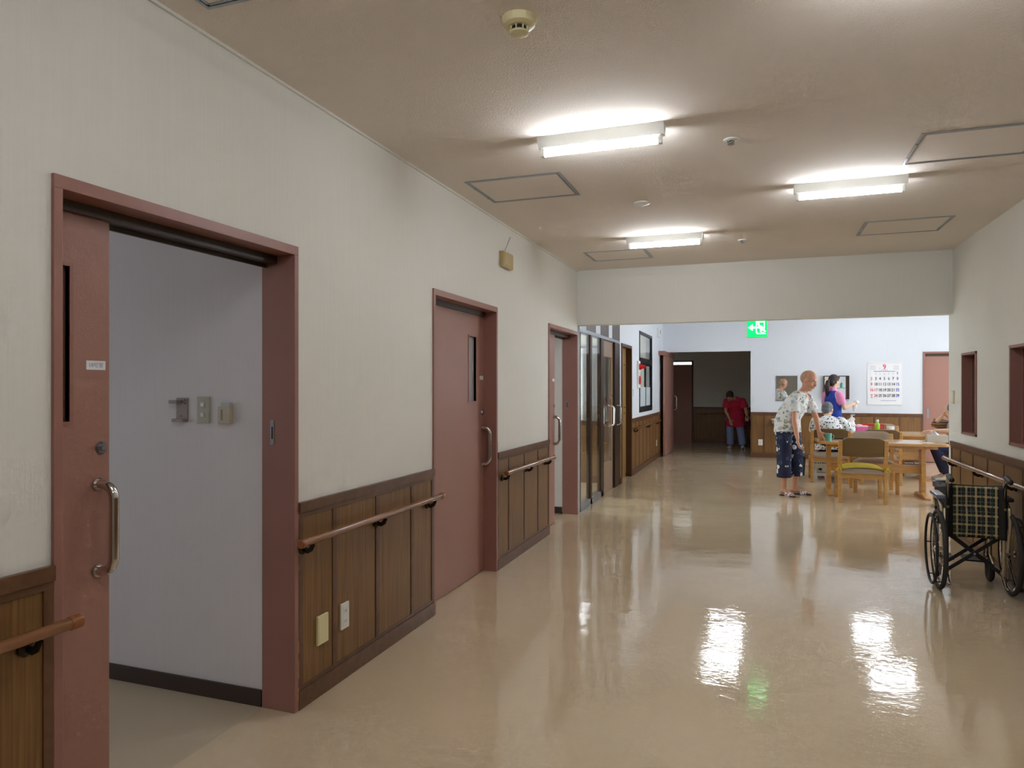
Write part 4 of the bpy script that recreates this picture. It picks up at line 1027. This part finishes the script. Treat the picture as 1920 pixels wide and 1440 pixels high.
# 1. standing man by the near table -------------------------------------------------
def standing_man():
    r = empty('person', (.36, 9.97, 0), label='standing elderly person in leaf print shirt and navy daisy trousers, reaching to the table', cat='person')
    o = V((-.36, -9.97, 0))
    A = lambda *p: V(p)+o
    F = V((.85, -.50, 0)).normalized(); S = F.cross(V((0, 0, 1)))        # his right side (towards camera, -y)
    pel = A(.345, 10.0, .86); mid = A(.385, 9.99, 1.02); ch = A(.475, 10.0, 1.22); nk = A(.56, 10.03, 1.385)
    rs, ls = A(.435, 9.87, 1.285), A(.62, 10.17, 1.285)
    rel, rwr = A(.435, 9.83, 1.01), A(.475, 9.80, .775)
    lel, lwr = A(.735, 10.30, 1.03), A(.775, 10.36, .835)
    hc = A(.625, 10.02, 1.53); RH = frame3(F*1.0+V((.1, .0, -.45)), V((.15, 0, 1)))
    hipR, knR, anR = A(.315, 9.93, .82), A(.315, 9.905, .45), A(.315, 9.91, .085)
    hipL, knL, anL = A(.425, 10.09, .82), A(.475, 10.07, .45), A(.455, 10.09, .085)
    b = MB(); torso(b, pel, mid, ch, nk, S); b.loft([rs, ch.lerp(nk, .55), ls], [.052, .06, .052], cap='round')
    b.loft([ch.lerp(nk, .5), nk, hc+V((-.01, 0, -.05))], [.06, .054, .05], cap='round'); head(b, hc, RH, 1.1)
    arm(b, rs, rel, rwr); arm(b, ls, lel, lwr)
    hand(b, rwr, (.12, .0, -1), (.9, .2, .1), -1, .55); hand(b, lwr, (.30, .0, -.85), (.5, .6, -.5), 1, .45)
    leg(b, hipR, knR, anR, A(.415, 9.80, .022)); leg(b, hipL, knL, anL, A(.635, 10.07, .022))
    organic(b, 'body', M['skin'], r); face_parts(r, None, hc, RH, 1.1)
    organic(MB().ell(hc+RH@V((0, -.030, .030)), (.085, .094, .098), RH), 'hair_stubble', M['hair_stub'], r)
    b = MB(); hem = A(.36, 9.98, .84)
    b.loft([hem, A(.36, 9.99, .97), mid+V((0, 0, .06)), ch, ch.lerp(nk, .6), ch.lerp(nk, .86)], [(.20, .165), (.193, .158), (.187, .148), (.195, .140), (.155, .10), (.095, .075)], side=S, seg=26)
    for sh, el in ((rs, rel), (ls, lel)):
        b.loft([sh+(nk-sh)*.25, sh, sh.lerp(el, .35), sh.lerp(el, .62)], [.060, .070, .072, .076], seg=18)
    organic(b, 'shirt', M['shirt_floral'], r, .008, 3)
    b = MB(); b.loft([A(.335, 9.99, .965), pel, A(.345, 9.99, .80)], [(.165, .13), (.18, .14), (.17, .135)], side=S, seg=22)
    for h, kn, an, e in ((hipR, knR, anR, .245), (hipL, knL, anL, .255)):
        e_ = kn.lerp(an, 1-(e-.085)/(kn.z-.085))
        b.loft([h+V((0, 0, .02)), h.lerp(kn, .5), kn, e_], [.102, .098, .092, .094], seg=20)
    organic(b, 'trousers', M['pants_floral'], r, .008, 2)
    sl = spots('printed_slipper_cloth', (232, 226, 228), [((30, 34, 60), 30, 0, .3, 1), ((230, 80, 90), 26, 0, .27, 5)])
    for an, toe in ((anR, A(.425, 9.79, 0)), (anL, A(.65, 10.065, 0))):
        d = toe-an; d.z = 0; d.normalize(); sd = d.cross(V((0, 0, 1)))
        heel = V((an.x, an.y, .008))-d*.05; t = V((toe.x, toe.y, .008))+d*.005
        q = MB().loft([heel, heel.lerp(t, .5), t], [(.036, .007), (.045, .007), (.040, .007)], side=sd, cap='round').build('slipper', M['rubber'], r)
        b = MB(); m_ = heel.lerp(t, .55)
        b.loft([m_-d*.02+V((0, 0, .018)), m_+d*.06+V((0, 0, .014))], [(.050, .042), (.048, .028)], side=sd, seg=20); b.build('slipper_upper', sl, q)
    return r
standing_man()

# 2. helper in the blue vest ---------------------------------------------------------
def helper():
    c = V((1.24, 13.55, 0)); r = empty('person', c, label='helper with dark ponytail in blue vest over pink polo, back turned', cat='person')
    F = V((.75, .62, 0)).normalized(); S = F.cross(V((0, 0, 1)))
    A = lambda s, f, z: S*s+F*f+V((0, 0, z))
    pel, mid, ch, nk = A(0, 0, .86), A(0, 0, 1.02), A(0, .01, 1.24), A(0, .01, 1.40)
    rs, ls = A(.165, 0, 1.315), A(-.165, 0, 1.315)
    rel, rwr = A(.235, .03, 1.07), A(.215, .23, 1.14); lel, lwr = A(-.22, .02, 1.06), A(-.10, .22, 1.10)
    hc = A(.0, .035, 1.545); RH = frame3(F+V((0, 0, -.18)), (0, 0, 1))
    b = MB(); torso(b, pel, mid, ch, nk, S, .9); b.loft([rs, ch.lerp(nk, .5), ls], [.045, .052, .045], cap='round')
    b.loft([ch.lerp(nk, .5), nk, hc-V((0, 0, .05))], [.05, .046, .046], cap='round'); head(b, hc, RH, .95)
    arm(b, rs, rel, rwr, .85); arm(b, ls, lel, lwr, .85)
    hand(b, rwr, F*1+V((0, 0, .15)), -S, -1, .9, .9); hand(b, lwr, F+S*.3, S, 1, .9, .9)
    for s in (-1, 1): leg(b, A(s*.08, 0, .82), A(s*.085, .01, .46), A(s*.085, -.01, .085), A(s*.10, .13, .022), .9)
    organic(b, 'body', M['skin_pale'], r); face_parts(r, None, hc, RH, .95)
    b = MB().ell(hc+RH@V((0, -.024, .030)), (.086, .094, .095), RH).ell(hc+RH@V((0, -.06, -.02)), (.074, .062, .082), RH).ell(hc+RH@V((0, .045, .075)), (.06, .045, .035), RH)
    organic(b, 'hair', M['hair_dark'], r, .006)
    q = hc+RH@V((0, -.112, -.005)); bk = -F*.035
    b = MB().loft([q, q+bk+V((0, 0, -.015)), q+bk*1.5+V((0, 0, -.09)), q+bk*1.3-S*.01+V((0, 0, -.18)), q+bk*1.2-S*.02+V((0, 0, -.28))], [(.022, .022), (.036, .032), (.048, .040), (.042, .034), (.016, .014)], side=S, cap='round')
    organic(b, 'ponytail', M['hair_dark'], r, .006)
    MB().ring(q, RH@V((0, 1, 0)), .024, .008, 20).build('hair_tie', M['dark'], r)
    b = MB(); b.loft([A(0, 0, .90), mid, ch, ch.lerp(nk, .55), ch.lerp(nk, .95)], [(.150, .118), (.145, .116), (.160, .118), (.135, .088), (.068, .062)], side=S, seg=24)
    for sh, el in ((rs, rel), (ls, lel)): b.loft([sh+(nk-sh)*.25, sh, sh.lerp(el, .4), sh.lerp(el, .72)], [.050, .058, .058, .056], seg=16)
    organic(b, 'polo_shirt', M['rose'], r, .007)
    organic(MB().loft([nk+V((0, 0, -.01)), nk+V((0, 0, .04))], [.064, .056], seg=20), 'shirt_collar', M['rose'], r)
    # open-sided vest: back and front panels
    b = MB(); b.loft([A(0, 0, .80), A(0, 0, .92), mid, ch, ch.lerp(nk, .5), ch.lerp(nk, .86)], [(.170, .135), (.165, .132), (.155, .130), (.150, .134), (.118, .116), (.086, .100)], side=S, seg=24)
    organic(b, 'vest', M['blue'], r, .007)
    b = MB(); b.loft([A(0, 0, .93), A(0, 0, .80)], [(.145, .115), (.155, .12)], side=S, seg=20)
    for s in (-1, 1): b.loft([A(s*.08, 0, .84), A(s*.085, .01, .46), A(s*.085, -.01, .10)], [.09, .072, .062], seg=16)
    organic(b, 'trousers', M['navy'], r, .009)
    for s in (-1, 1): MB().loft([A(s*.085, -.05, .03), A(s*.09, .04, .034), A(s*.10, .14, .024)], [(.035, .030), (.042, .034), (.038, .022)], side=S, cap='round').build('shoe', M['shoe'], r)
    hb = rwr+F*.09+V((0, 0, .0))+c
    t = empty('paper_towel', hb, label='white paper towel held in the helper\'s right hand', cat='paper towel')
    b = MB().ell((0, 0, .035), (.045, .035, .035)).loft([(0, 0, .0), (-.03, -.02, -.06), (-.045, -.03, -.12)], [(.02, .012), (.035, .010), (.022, .006)], side=(1, 0, 0))
    organic(b, 'crumpled_towel', M['bag'], t, .005)
helper()

# 3. seated man at the far table ---------------------------------------------------------
def seated(c, F, label, shirtm, hairm, lean=.12, leanside=0, arms='table', legm='navy'):
    c = V(c); r = empty('person', c, label=label, cat='person')
    F = V(F).normalized(); S = F.cross(V((0, 0, 1)))
    A = lambda s, f, z: S*s+F*f+V((0, 0, z))
    pel, mid, ch, nk = A(0, 0, .56), A(leanside*.25, .03, .70), A(leanside*.6, lean*.6, .86), A(leanside*.85, lean*1.25, .98)
    side2 = (S+V((0, 0, -leanside*.2))).normalized()
    dz = 0 if arms == 'table' else -.08
    rs, ls = ch+side2*.175+V((0, 0, .05+dz))+F*.02, ch-side2*.175+V((0, 0, .05+dz))+F*.02
    hc = A(leanside*.95, lean*2.0, 1.085+dz*.3)
    RH = frame3(F*1+S*.35+V((0, 0, -.45)), V((0, 0, 1)))
    b = MB(); torso(b, pel, mid, ch, nk, S, 1.0); b.loft([rs, ch.lerp(nk, .55), ls], [.05, .06, .05], cap='round')
    b.loft([ch.lerp(nk, .5), nk, hc+V((0, 0, -.05))], [.058, .052, .05], cap='round'); head(b, hc, RH)
    if arms == 'table':
        rel, rwr = A(.30, .14, .775), A(.17, .36, .765); lel, lwr = A(-.24, .14, .775), A(-.08, .36, .765)
        arm(b, rs, rel, rwr); arm(b, ls, lel, lwr); hand(b, rwr, F-S*.4, (0, 0, -1), -1, .25); hand(b, lwr, F+S*.3, (0, 0, -1), 1, .25)
    else:
        rel, rwr = A(.10, .34, .80), hc+S*.05+F*.115+V((0, 0, -.07)); lel, lwr = A(-.20, .18, .775), A(-.10, .36, .765)
        rel = A(.13, .31, .875)
        arm(b, rs, rel, rwr); arm(b, ls, lel, lwr); hand(b, rwr, V((0, 0, 1))-F*.35, -F-S*.2, 1, .35); hand(b, lwr, F+S*.2, (0, 0, -1), 1, .25)
    legs = []
    for s in (-1, 1):
        kf, af = (.40, .38) if arms == 'table' else (.33, .20)
        q = (A(s*.09, .02, .52), A(s*.11, kf, .50), A(s*.11, af, .085), A(s*.12, af+.14, .022)); legs.append(q); leg(b, *q)
    organic(b, 'body', M['skin_pale'], r); face_parts(r, None, hc, RH)
    organic(MB().ell(hc+RH@V((0, -.026, .032)), (.083, .094, .092), RH).ell(hc+RH@V((0, -.06, -.02)), (.070, .052, .07), RH), 'hair', M[hairm], r, .006)
    b = MB(); b.loft([A(0, -.0, .47), mid, ch, ch.lerp(nk, .6), ch.lerp(nk, .92)], [(.215, .160), (.195, .150), (.195, .145), (.150, .10), (.08, .068)], side=S, seg=26)
    sl = .72 if arms == 'table' else .5
    for sh, el, wr in ((rs, rel, rwr), (ls, lel, lwr)):
        if arms == 'table': b.loft([sh+(nk-sh)*.25, sh, sh.lerp(el, .5), el, el.lerp(wr, .25)], [.062, .078, .076, .068, .066], seg=18)
        else: b.loft([sh+(nk-sh)*.25, sh, sh.lerp(el, .35)], [.062, .074, .07], seg=18)
    organic(b, 'shirt', M[shirtm], r, .008)
    if arms != 'table':
        organic(MB().loft([rs.lerp(rel, .3), rs.lerp(rel, .75), rel+(rel-rs)*.03, rel.lerp(rwr, .22)], [.080, .080, .076, .064], seg=18), 'sleeve', M['sleeve_stripe'], r)
    b = MB(); b.loft([A(0, -.03, .60), A(0, 0, .50)], [(.175, .13), (.185, .15)], side=S, seg=20)
    for h, kn, an, toe in legs: b.loft([h, h.lerp(kn, .5), kn+F*.01], [.095, .092, .074], seg=18, cap='round'); b.loft([kn, kn.lerp(an, .5), an+V((0, 0, .03))], [.074, .066, .06], seg=18)
    organic(b, 'trousers', M[legm], r, .009)
    for h, kn, an, toe in legs: MB().loft([V((an.x, an.y, .03))-F*.04, V((an.x, an.y, .034))+F*.04, V((toe.x, toe.y, .024))+F*.01], [(.038, .030), (.046, .036), (.042, .022)], side=S, cap='round').build('slipper', M['pinkpl'] if arms == 'table' else M['shoe'], r)
seated((1.03, 11.74, 0), (.12, 1, 0), 'seated grey haired person in black and white print shirt, seen from behind', 'shirt_black_print', 'hair_grey', .12, -.04)
seated((2.93, 12.40, 0), (-1, .05, 0), 'seated person resting head on hand, half hidden by the right wall', 'greyknit', 'hair_grey', .06, 0, 'chin', 'navy')

# 4. bent woman in the passage -------------------------------------------------------
def passage():
    c = V((-.60, 17.15, 0)); r = empty('person', c, label='stooping person in long crimson tunic and jeans in the dark passage', cat='person')
    F = V((.10, -1, 0)).normalized(); S = V((-1, -.10, 0)).normalized()
    A = lambda x, f, z: V((x, 0, z))+F*f
    pel, mid, ch, nk = A(.05, .0, .78), A(.07, .06, .93), A(.05, .17, 1.08), A(.0, .27, 1.18)
    rs, ls = A(-.13, .20, 1.12), A(.22, .19, 1.13)
    rel, rwr = A(-.15, .22, .88), A(-.06, .26, .69); lel, lwr = A(.30, .22, .90), A(.31, .34, .78)
    hc = A(-.07, .38, 1.225); RH = frame3(F+V((0, 0, -.75)), (0, 0, 1))
    b = MB(); torso(b, pel, mid, ch, nk, (1, 0, 0), .98); b.loft([rs, ch.lerp(nk, .5), ls], [.05, .06, .05], cap='round')
    b.loft([ch.lerp(nk, .5), nk, hc+V((0, .03, -.03))], [.055, .052, .05], cap='round'); head(b, hc, RH)
    arm(b, rs, rel, rwr); arm(b, ls, lel, lwr); hand(b, rwr, (.3, 0, -1), (0, 1, 0), 1, .5); hand(b, lwr, (0, -.6, -.5), (0, .2, -1), 1, 1.1)
    LG = [(A(-.04, 0, .74), A(-.045, .03, .42), A(-.04, .0, .085), A(-.075, .15, .022)), (A(.14, 0, .74), A(.19, .03, .42), A(.235, .0, .085), A(.25, .14, .022))]
    for q in LG: leg(b, *q)
    organic(b, 'body', M['skin'], r); face_parts(r, None, hc, RH)
    organic(MB().ell(hc+RH@V((0, -.020, .036)), (.087, .098, .093), RH).ell(hc+RH@V((0, -.06, -.02)), (.076, .06, .085), RH).ell(hc+RH@V((0, .035, .062)), (.07, .05, .045), RH), 'hair', M['hair_dark'], r, .006)
    b = MB(); b.loft([A(.07, .0, .52), A(.07, .02, .75), mid, ch, ch.lerp(nk, .6), ch.lerp(nk, .9)], [(.215, .165), (.195, .15), (.185, .145), (.19, .14), (.15, .10), (.09, .075)], side=(1, 0, 0), seg=26)
    for sh, el in ((rs, rel), (ls, lel)): b.loft([sh+(nk-sh)*.25, sh, sh.lerp(el, .4), sh.lerp(el, .7)], [.062, .074, .08, .088], seg=18)
    organic(b, 'tunic', M['red'], r, .008)
    b = MB(); b.loft([A(.05, 0, .80), A(.05, 0, .66)], [(.16, .12), (.17, .13)], side=(1, 0, 0), seg=18)
    for h, kn, an, toe in LG: b.loft([h, kn, an+V((0, 0, .01))], [.10, .084, .080], seg=18)
    organic(b, 'jeans', M['jean'], r, .009)
    for h, kn, an, toe in LG: MB().loft([V((an.x, an.y, .03))-F*.05, V((an.x, an.y, .036))+F*.03, V((toe.x, toe.y, .026))+F*.01], [(.036, .030), (.044, .036), (.042, .024)], side=S, cap='round').build('shoe', M['shoe'], r)
    t = empty('walking_cane', c+A(.30, .40, 0), label='black cane with a four footed base held by the stooping person', cat='cane')
    b = MB().loft([(0, 0, .06), (0, 0, .72), (0, -.01, .76), (0, .03, .775), (0, .09, .765)], .011, cap='round'); b.build('shaft', M['dark'], t)
    for sx, sy in ((-1, -1), (1, -1), (-1, 1), (1, 1)):
        q = MB().loft([(0, 0, .10), (sx*.05, sy*.05, .085), (sx*.085, sy*.08, .02)], .007).build('foot', M['dark'], t)
        MB().cyl((sx*.085, sy*.08, 0), (sx*.085, sy*.08, .025), .014).build('rubber_tip', M['dark'], q)
    t = empty('cloth_bag', c+A(.34, .30, .50), label='dark wine red bag hanging at the cane handle', cat='bag')
    organic(MB().ell((0, 0, .10), (.07, .045, .12)).ell((0, 0, .02), (.08, .05, .06)), 'bag_body', M['wine'], t, .007)
    MB().loft([(-.03, 0, .18), (-.02, -.01, .25), (.02, -.01, .25), (.03, 0, .18)], .005).build('strap', M['wine'], t)
passage()

# ------------------------------------------------------------------ wheelchair
def wheelchair(x, y, rz):
    r = empty('wheelchair', (x, y, 0), rz, label='folding wheelchair with black and tan plaid back beside the right wall', cat='wheelchair')
    R = .285; hw = .215
    for s in (-1, 1):
        X = s*hw
        w = MB().ring((X, 0, R), (1, 0, 0), R-.017, .016, 64, 10).build('tyre', M['rubber'], None)
        w.name = 'rear_wheel'; w.parent = r
        MB().ring((X, 0, R), (1, 0, 0), R-.040, .009, 64, 8).build('rim', M['chrome'], w)
        MB().ring((X+s*.048, 0, R), (1, 0, 0), R-.040, .009, 64, 10).build('hand_rim', M['dark'], w)
        b = MB()
        for k in range(6):
            a = 2*PI*k/6; cs, sn = math.cos(a), math.sin(a)
            b.cyl((X, (R-.042)*cs, R+(R-.042)*sn), (X+s*.048, (R-.042)*cs, R+(R-.042)*sn), .004, 8)
        b.build('rim_standoffs', M['dark'], w)
        MB().lathe((X, 0, R), [(0, -.035), (.018, -.03), (.026, -.024), (.014, -.018), (.014, .018), (.026, .024), (.018, .03), (0, .035)], axis='x', seg=20).build('hub', M['chrome'], w)
        b = MB()
        for k in range(28):
            a = 2*PI*k/28; a2 = a+(.5 if k % 2 else -.5); q = .022 if k % 4 < 2 else -.022
            b.cyl((X+q, .023*math.cos(a2), R+.023*math.sin(a2)), (X, (R-.044)*math.cos(a), R+(R-.044)*math.sin(a)), .0013, 5)
        b.build('spokes', M['chrome'], w)
        # side frame
        fx = s*(hw-.045)
        b = MB()
        b.loft([(fx, -.13, .80), (fx, -.075, .815), (fx, -.045, .79), (fx, -.04, .60), (fx, -.03, .34), (fx, -.03, .12)], .011, cap='round')
        b.loft([(fx, -.035, .44), (fx, .30, .44), (fx, .345, .42), (fx, .36, .35), (fx, .42, .14)], .011)
        b.loft([(fx, -.03, .14), (fx, .22, .14), (fx, .34, .20), (fx, .35, .36)], .011)
        b.loft([(fx+s*.02, -.04, .30), (fx+s*.03, -.06, .48), (fx+s*.035, -.02, .60), (fx+s*.035, .06, .635), (fx+s*.035, .24, .635), (fx+s*.03, .28, .60), (fx+s*.0, .28, .44)], .011)
        b.build('side_frame', M['frame_m'], r)
        h = MB().loft([(fx, -.20, .805), (fx, -.09, .822)], .0175, cap='round').build('push_handle', M['black'], r)
        MB().loft([(fx-s*.008, -.135, .79), (fx-s*.012, -.11, .77), (fx-s*.010, -.06, .735), (fx-s*.008, -.055, .66)], .0045).build('brake_cable', M['dark'], h)
        MB().loft([(fx, -.185, .785), (fx, -.12, .778), (fx, -.085, .80)], [(.006, .003)]*3, side=(1, 0, 0)).build('brake_lever', M['chrome'], h)
        MB().box(fx+s*.035-.03, fx+s*.035+.03, -.02, .26, .645, .675, .013).build('armrest_pad', mat('armrest_vinyl', (112, 122, 142), .3, coat=.2) if s < 0 else M['black'], r)
        MB().box(fx+s*.022-.003, fx+s*.022+.003, -.02, .27, .45, .63, .002).build('side_guard', M['black'], r)
        MB().lathe((fx, -.058, .60), [(.010, -.006), (.010, .006), (0, .008)], axis='y', seg=14).build('hinge_knob', M['chrome'], r)
        MB().loft([(fx, -.03, .13), (fx, -.10, .075), (fx, -.13, .07)], .009, cap='round').build('tipping_lever', M['chrome'], r)
        MB().loft([(fx+s*.02, .12, .45), (fx+s*.035, .14, .50), (fx+s*.04, .16, .56)], .008, cap='round').build('parking_brake', M['dark'], r)
        # caster
        cw = MB().ring((fx, .36, .085), (1, 0, 0), .066, .019, 40, 10).build('caster', M['rubber'], r)
        MB().lathe((fx, .36, .085), [(.05, -.008), (.05, .008), (.014, .02), (0, .02)], axis='x', seg=24).lathe((fx, .36, .085), [(.05, .008), (.05, -.008), (.014, -.02), (0, -.02)], axis='x', seg=24).build('caster_hub', M['dark'], cw)
        b = MB()
        for q in (-1, 1): b.loft([(fx+q*.028, .36, .085), (fx+q*.028, .375, .17), (fx, .39, .19)], [(.004, .014), (.004, .014), (.01, .014)], side=(1, 0, 0))
        b.cyl((fx, .385, .18), (fx, .385, .25), .014); b.build('caster_fork', M['dark'], cw)
        q = MB().loft([(fx, .40, .40), (fx-s*.01, .46, .30), (fx-s*.01, .52, .14)], .010).build('footrest_hanger', M['chrome'], r)
        MB().box(fx-s*.01-.015 if s > 0 else fx+.0, fx-s*.01+.0 if s > 0 else fx+.025, .52, .53, .12, .13).obox((fx-s*.075, .58, .115), (.13, .14, .014), (.1, 0, 0), .004).build('footplate', M['dark'], q)
    # black upholstery with plaid back
    W = hw-.045
    def back(x0, x1, z0, z1, bow, yo, pl=0):
        def f(u, v):
            x = x0+(x1-x0)*u; q = 1-(x/W)**2; z = z0+(z1-z0)*v
            return V((x, -.052+.012*(z-.4)+bow*q+yo-pl*math.sin(PI*u)*math.sin(PI*min(1, v*1.0)), z-.012*q*(v > .5)*(v-.5)*2))
        return f
    MB().grid(back(-W-.012, W+.012, .385, .765, .035, 0), 20, 12).build('back_sling', M['black'], r, solid=.008)
    MB().grid(back(-W+.035, W-.035, .39, .758, .035, -.006), 20, 12).build('plaid_panel', M['plaid'], r, solid=.004)
    MB().grid(back(-.095, .095, .40, .60, .035, -.013, .012), 16, 12).build('back_pocket', M['plaid'], r, solid=.004)
    MB().grid(lambda u, v: V(((u-.5)*2*W, -.03+.36*v, .44-.03*(1-((u-.5)*2)**2))), 14, 8).build('seat_sling', M['black'], r, solid=.008)
    b = MB()
    for s in (-1, 1):
        yy = .02+.016*s
        for dy in (0, .17):
            b.obox((0, yy+dy, .27), ((2*W*1.0)/math.cos(math.atan2(.27, 2*W)), .014, .024), (0, s*math.atan2(.27, 2*W), 0), .003)
    b.build('cross_brace', M['dark'], r)
    MB().cyl((0, -.02, .27), (0, .24, .27), .008).build('brace_pivot', M['chrome'], r)
    return r
wheelchair(1.435, 5.72, math.radians(-3))

# ------------------------------------------------------------------ behind the glazing
r = empty('curtain', (-2.95, 10.20, .95), label='white curtain added behind the glazed partition as the pale band in its panes', cat='curtain')
MB().grid(lambda u, v: V(((u-.5)*1.6, .025*math.sin(u*70), v*1.08)), 200, 4).build('curtain_cloth', M['curtain'], r, solid=.002)
MB().cyl((-.85, 0, 1.10), (.85, 0, 1.10), .014).build('curtain_rod', M['alu'], r)
wainscot(10, 'y', 10.27, -1, -5.9, -2.08, [-2.4, -2.8, -3.2, -3.6], 'brown wainscot added behind the glazed partition as the brown band in its panes')  # added with the curtain to give the panes a pale and brown band
for q_, lab in (((-3.6, 9.0, 2.6), 'added twin tube light brightening the room behind the glazed partition'), ((-3.2, 12.9, 2.6), 'added twin tube light brightening the room behind the black framed window'), ((-3.8, 5.0, 2.6), 'added twin tube light brightening the room behind the closed rose door')):
    q = copy_tree(big); q.location = q_; tag(q, lab, 'ceiling light', 'added side room lights')  # added lamps so the glazing and slot panes do not read black
# ------------------------------------------------------------------ light
def area(name, loc, rot, sx, sy, power, rgb=(1, 1, 1)):
    l = bpy.data.lights.new(name, 'AREA'); l.shape = 'RECTANGLE'; l.size = sx; l.size_y = sy; l.energy = power; l.color = rgb
    o = bpy.data.objects.new(name, l); COL.objects.link(o); o.location = loc; o.rotation_euler = rot; return o
# daylight entering through the window openings, with added fill for the glazed rooms
area('daylight', (6.72, 9.6, 1.7), (0, PI/2, 0), 1.6, 2.6, 21, (.86, .93, 1))
area('daylight', (6.72, 12.9, 1.7), (0, PI/2, 0), 1.6, 2.8, 30, (.86, .93, 1))
area('daylight', (-6.2, .8, 1.5), (0, -PI/2, 0), 1.2, 2.4, 2.6, (.90, .90, 1))
area('daylight', (-6.2, 5.4, 1.5), (0, -PI/2, 0), 1.2, 2.8, 4, (.86, .92, 1))
area('daylight', (-6.2, 9.1, 1.35), (0, -PI/2, 0), 1.7, 1.8, 34, (.9, .95, 1))  # added to brighten the room seen through the glazed partition
area('daylight', (-6.2, 12.9, 1.45), (0, -PI/2, 0), 1.5, 2.6, 30, (.92, .96, 1))  # added to brighten the room behind the black framed window
w = bpy.data.worlds.new('sky'); sc.world = w; w.use_nodes = True
w.node_tree.nodes['Background'].inputs[0].default_value = (.75, .86, 1, 1); w.node_tree.nodes['Background'].inputs[1].default_value = .25

# ------------------------------------------------------------------ camera
cam = bpy.data.cameras.new('camera'); co = bpy.data.objects.new('camera', cam); COL.objects.link(co)
co.location = (0, 0, 1.45); co.rotation_euler = (PI/2, 0, math.radians(19.6))
cam.sensor_width = 36; cam.lens = 36*1300/1920; cam.shift_y = 5/1920; cam.clip_start = .05
sc.camera = co
sc.view_settings.view_transform = 'Standard'; sc.view_settings.look = 'None'; sc.view_settings.gamma = 1; sc.view_settings.exposure = 2.36
sc.view_settings.use_curve_mapping = False
sc.cycles.use_denoising = True; sc.cycles.use_adaptive_sampling = True; sc.cycles.adaptive_threshold = .045; sc.cycles.adaptive_min_samples = 24
sc.cycles.max_bounces = 8; sc.cycles.diffuse_bounces = 4; sc.cycles.glossy_bounces = 4; sc.cycles.transparent_max_bounces = 8
sc.cycles.sample_clamp_indirect = 6; sc.cycles.caustics_reflective = False; sc.cycles.caustics_refractive = False
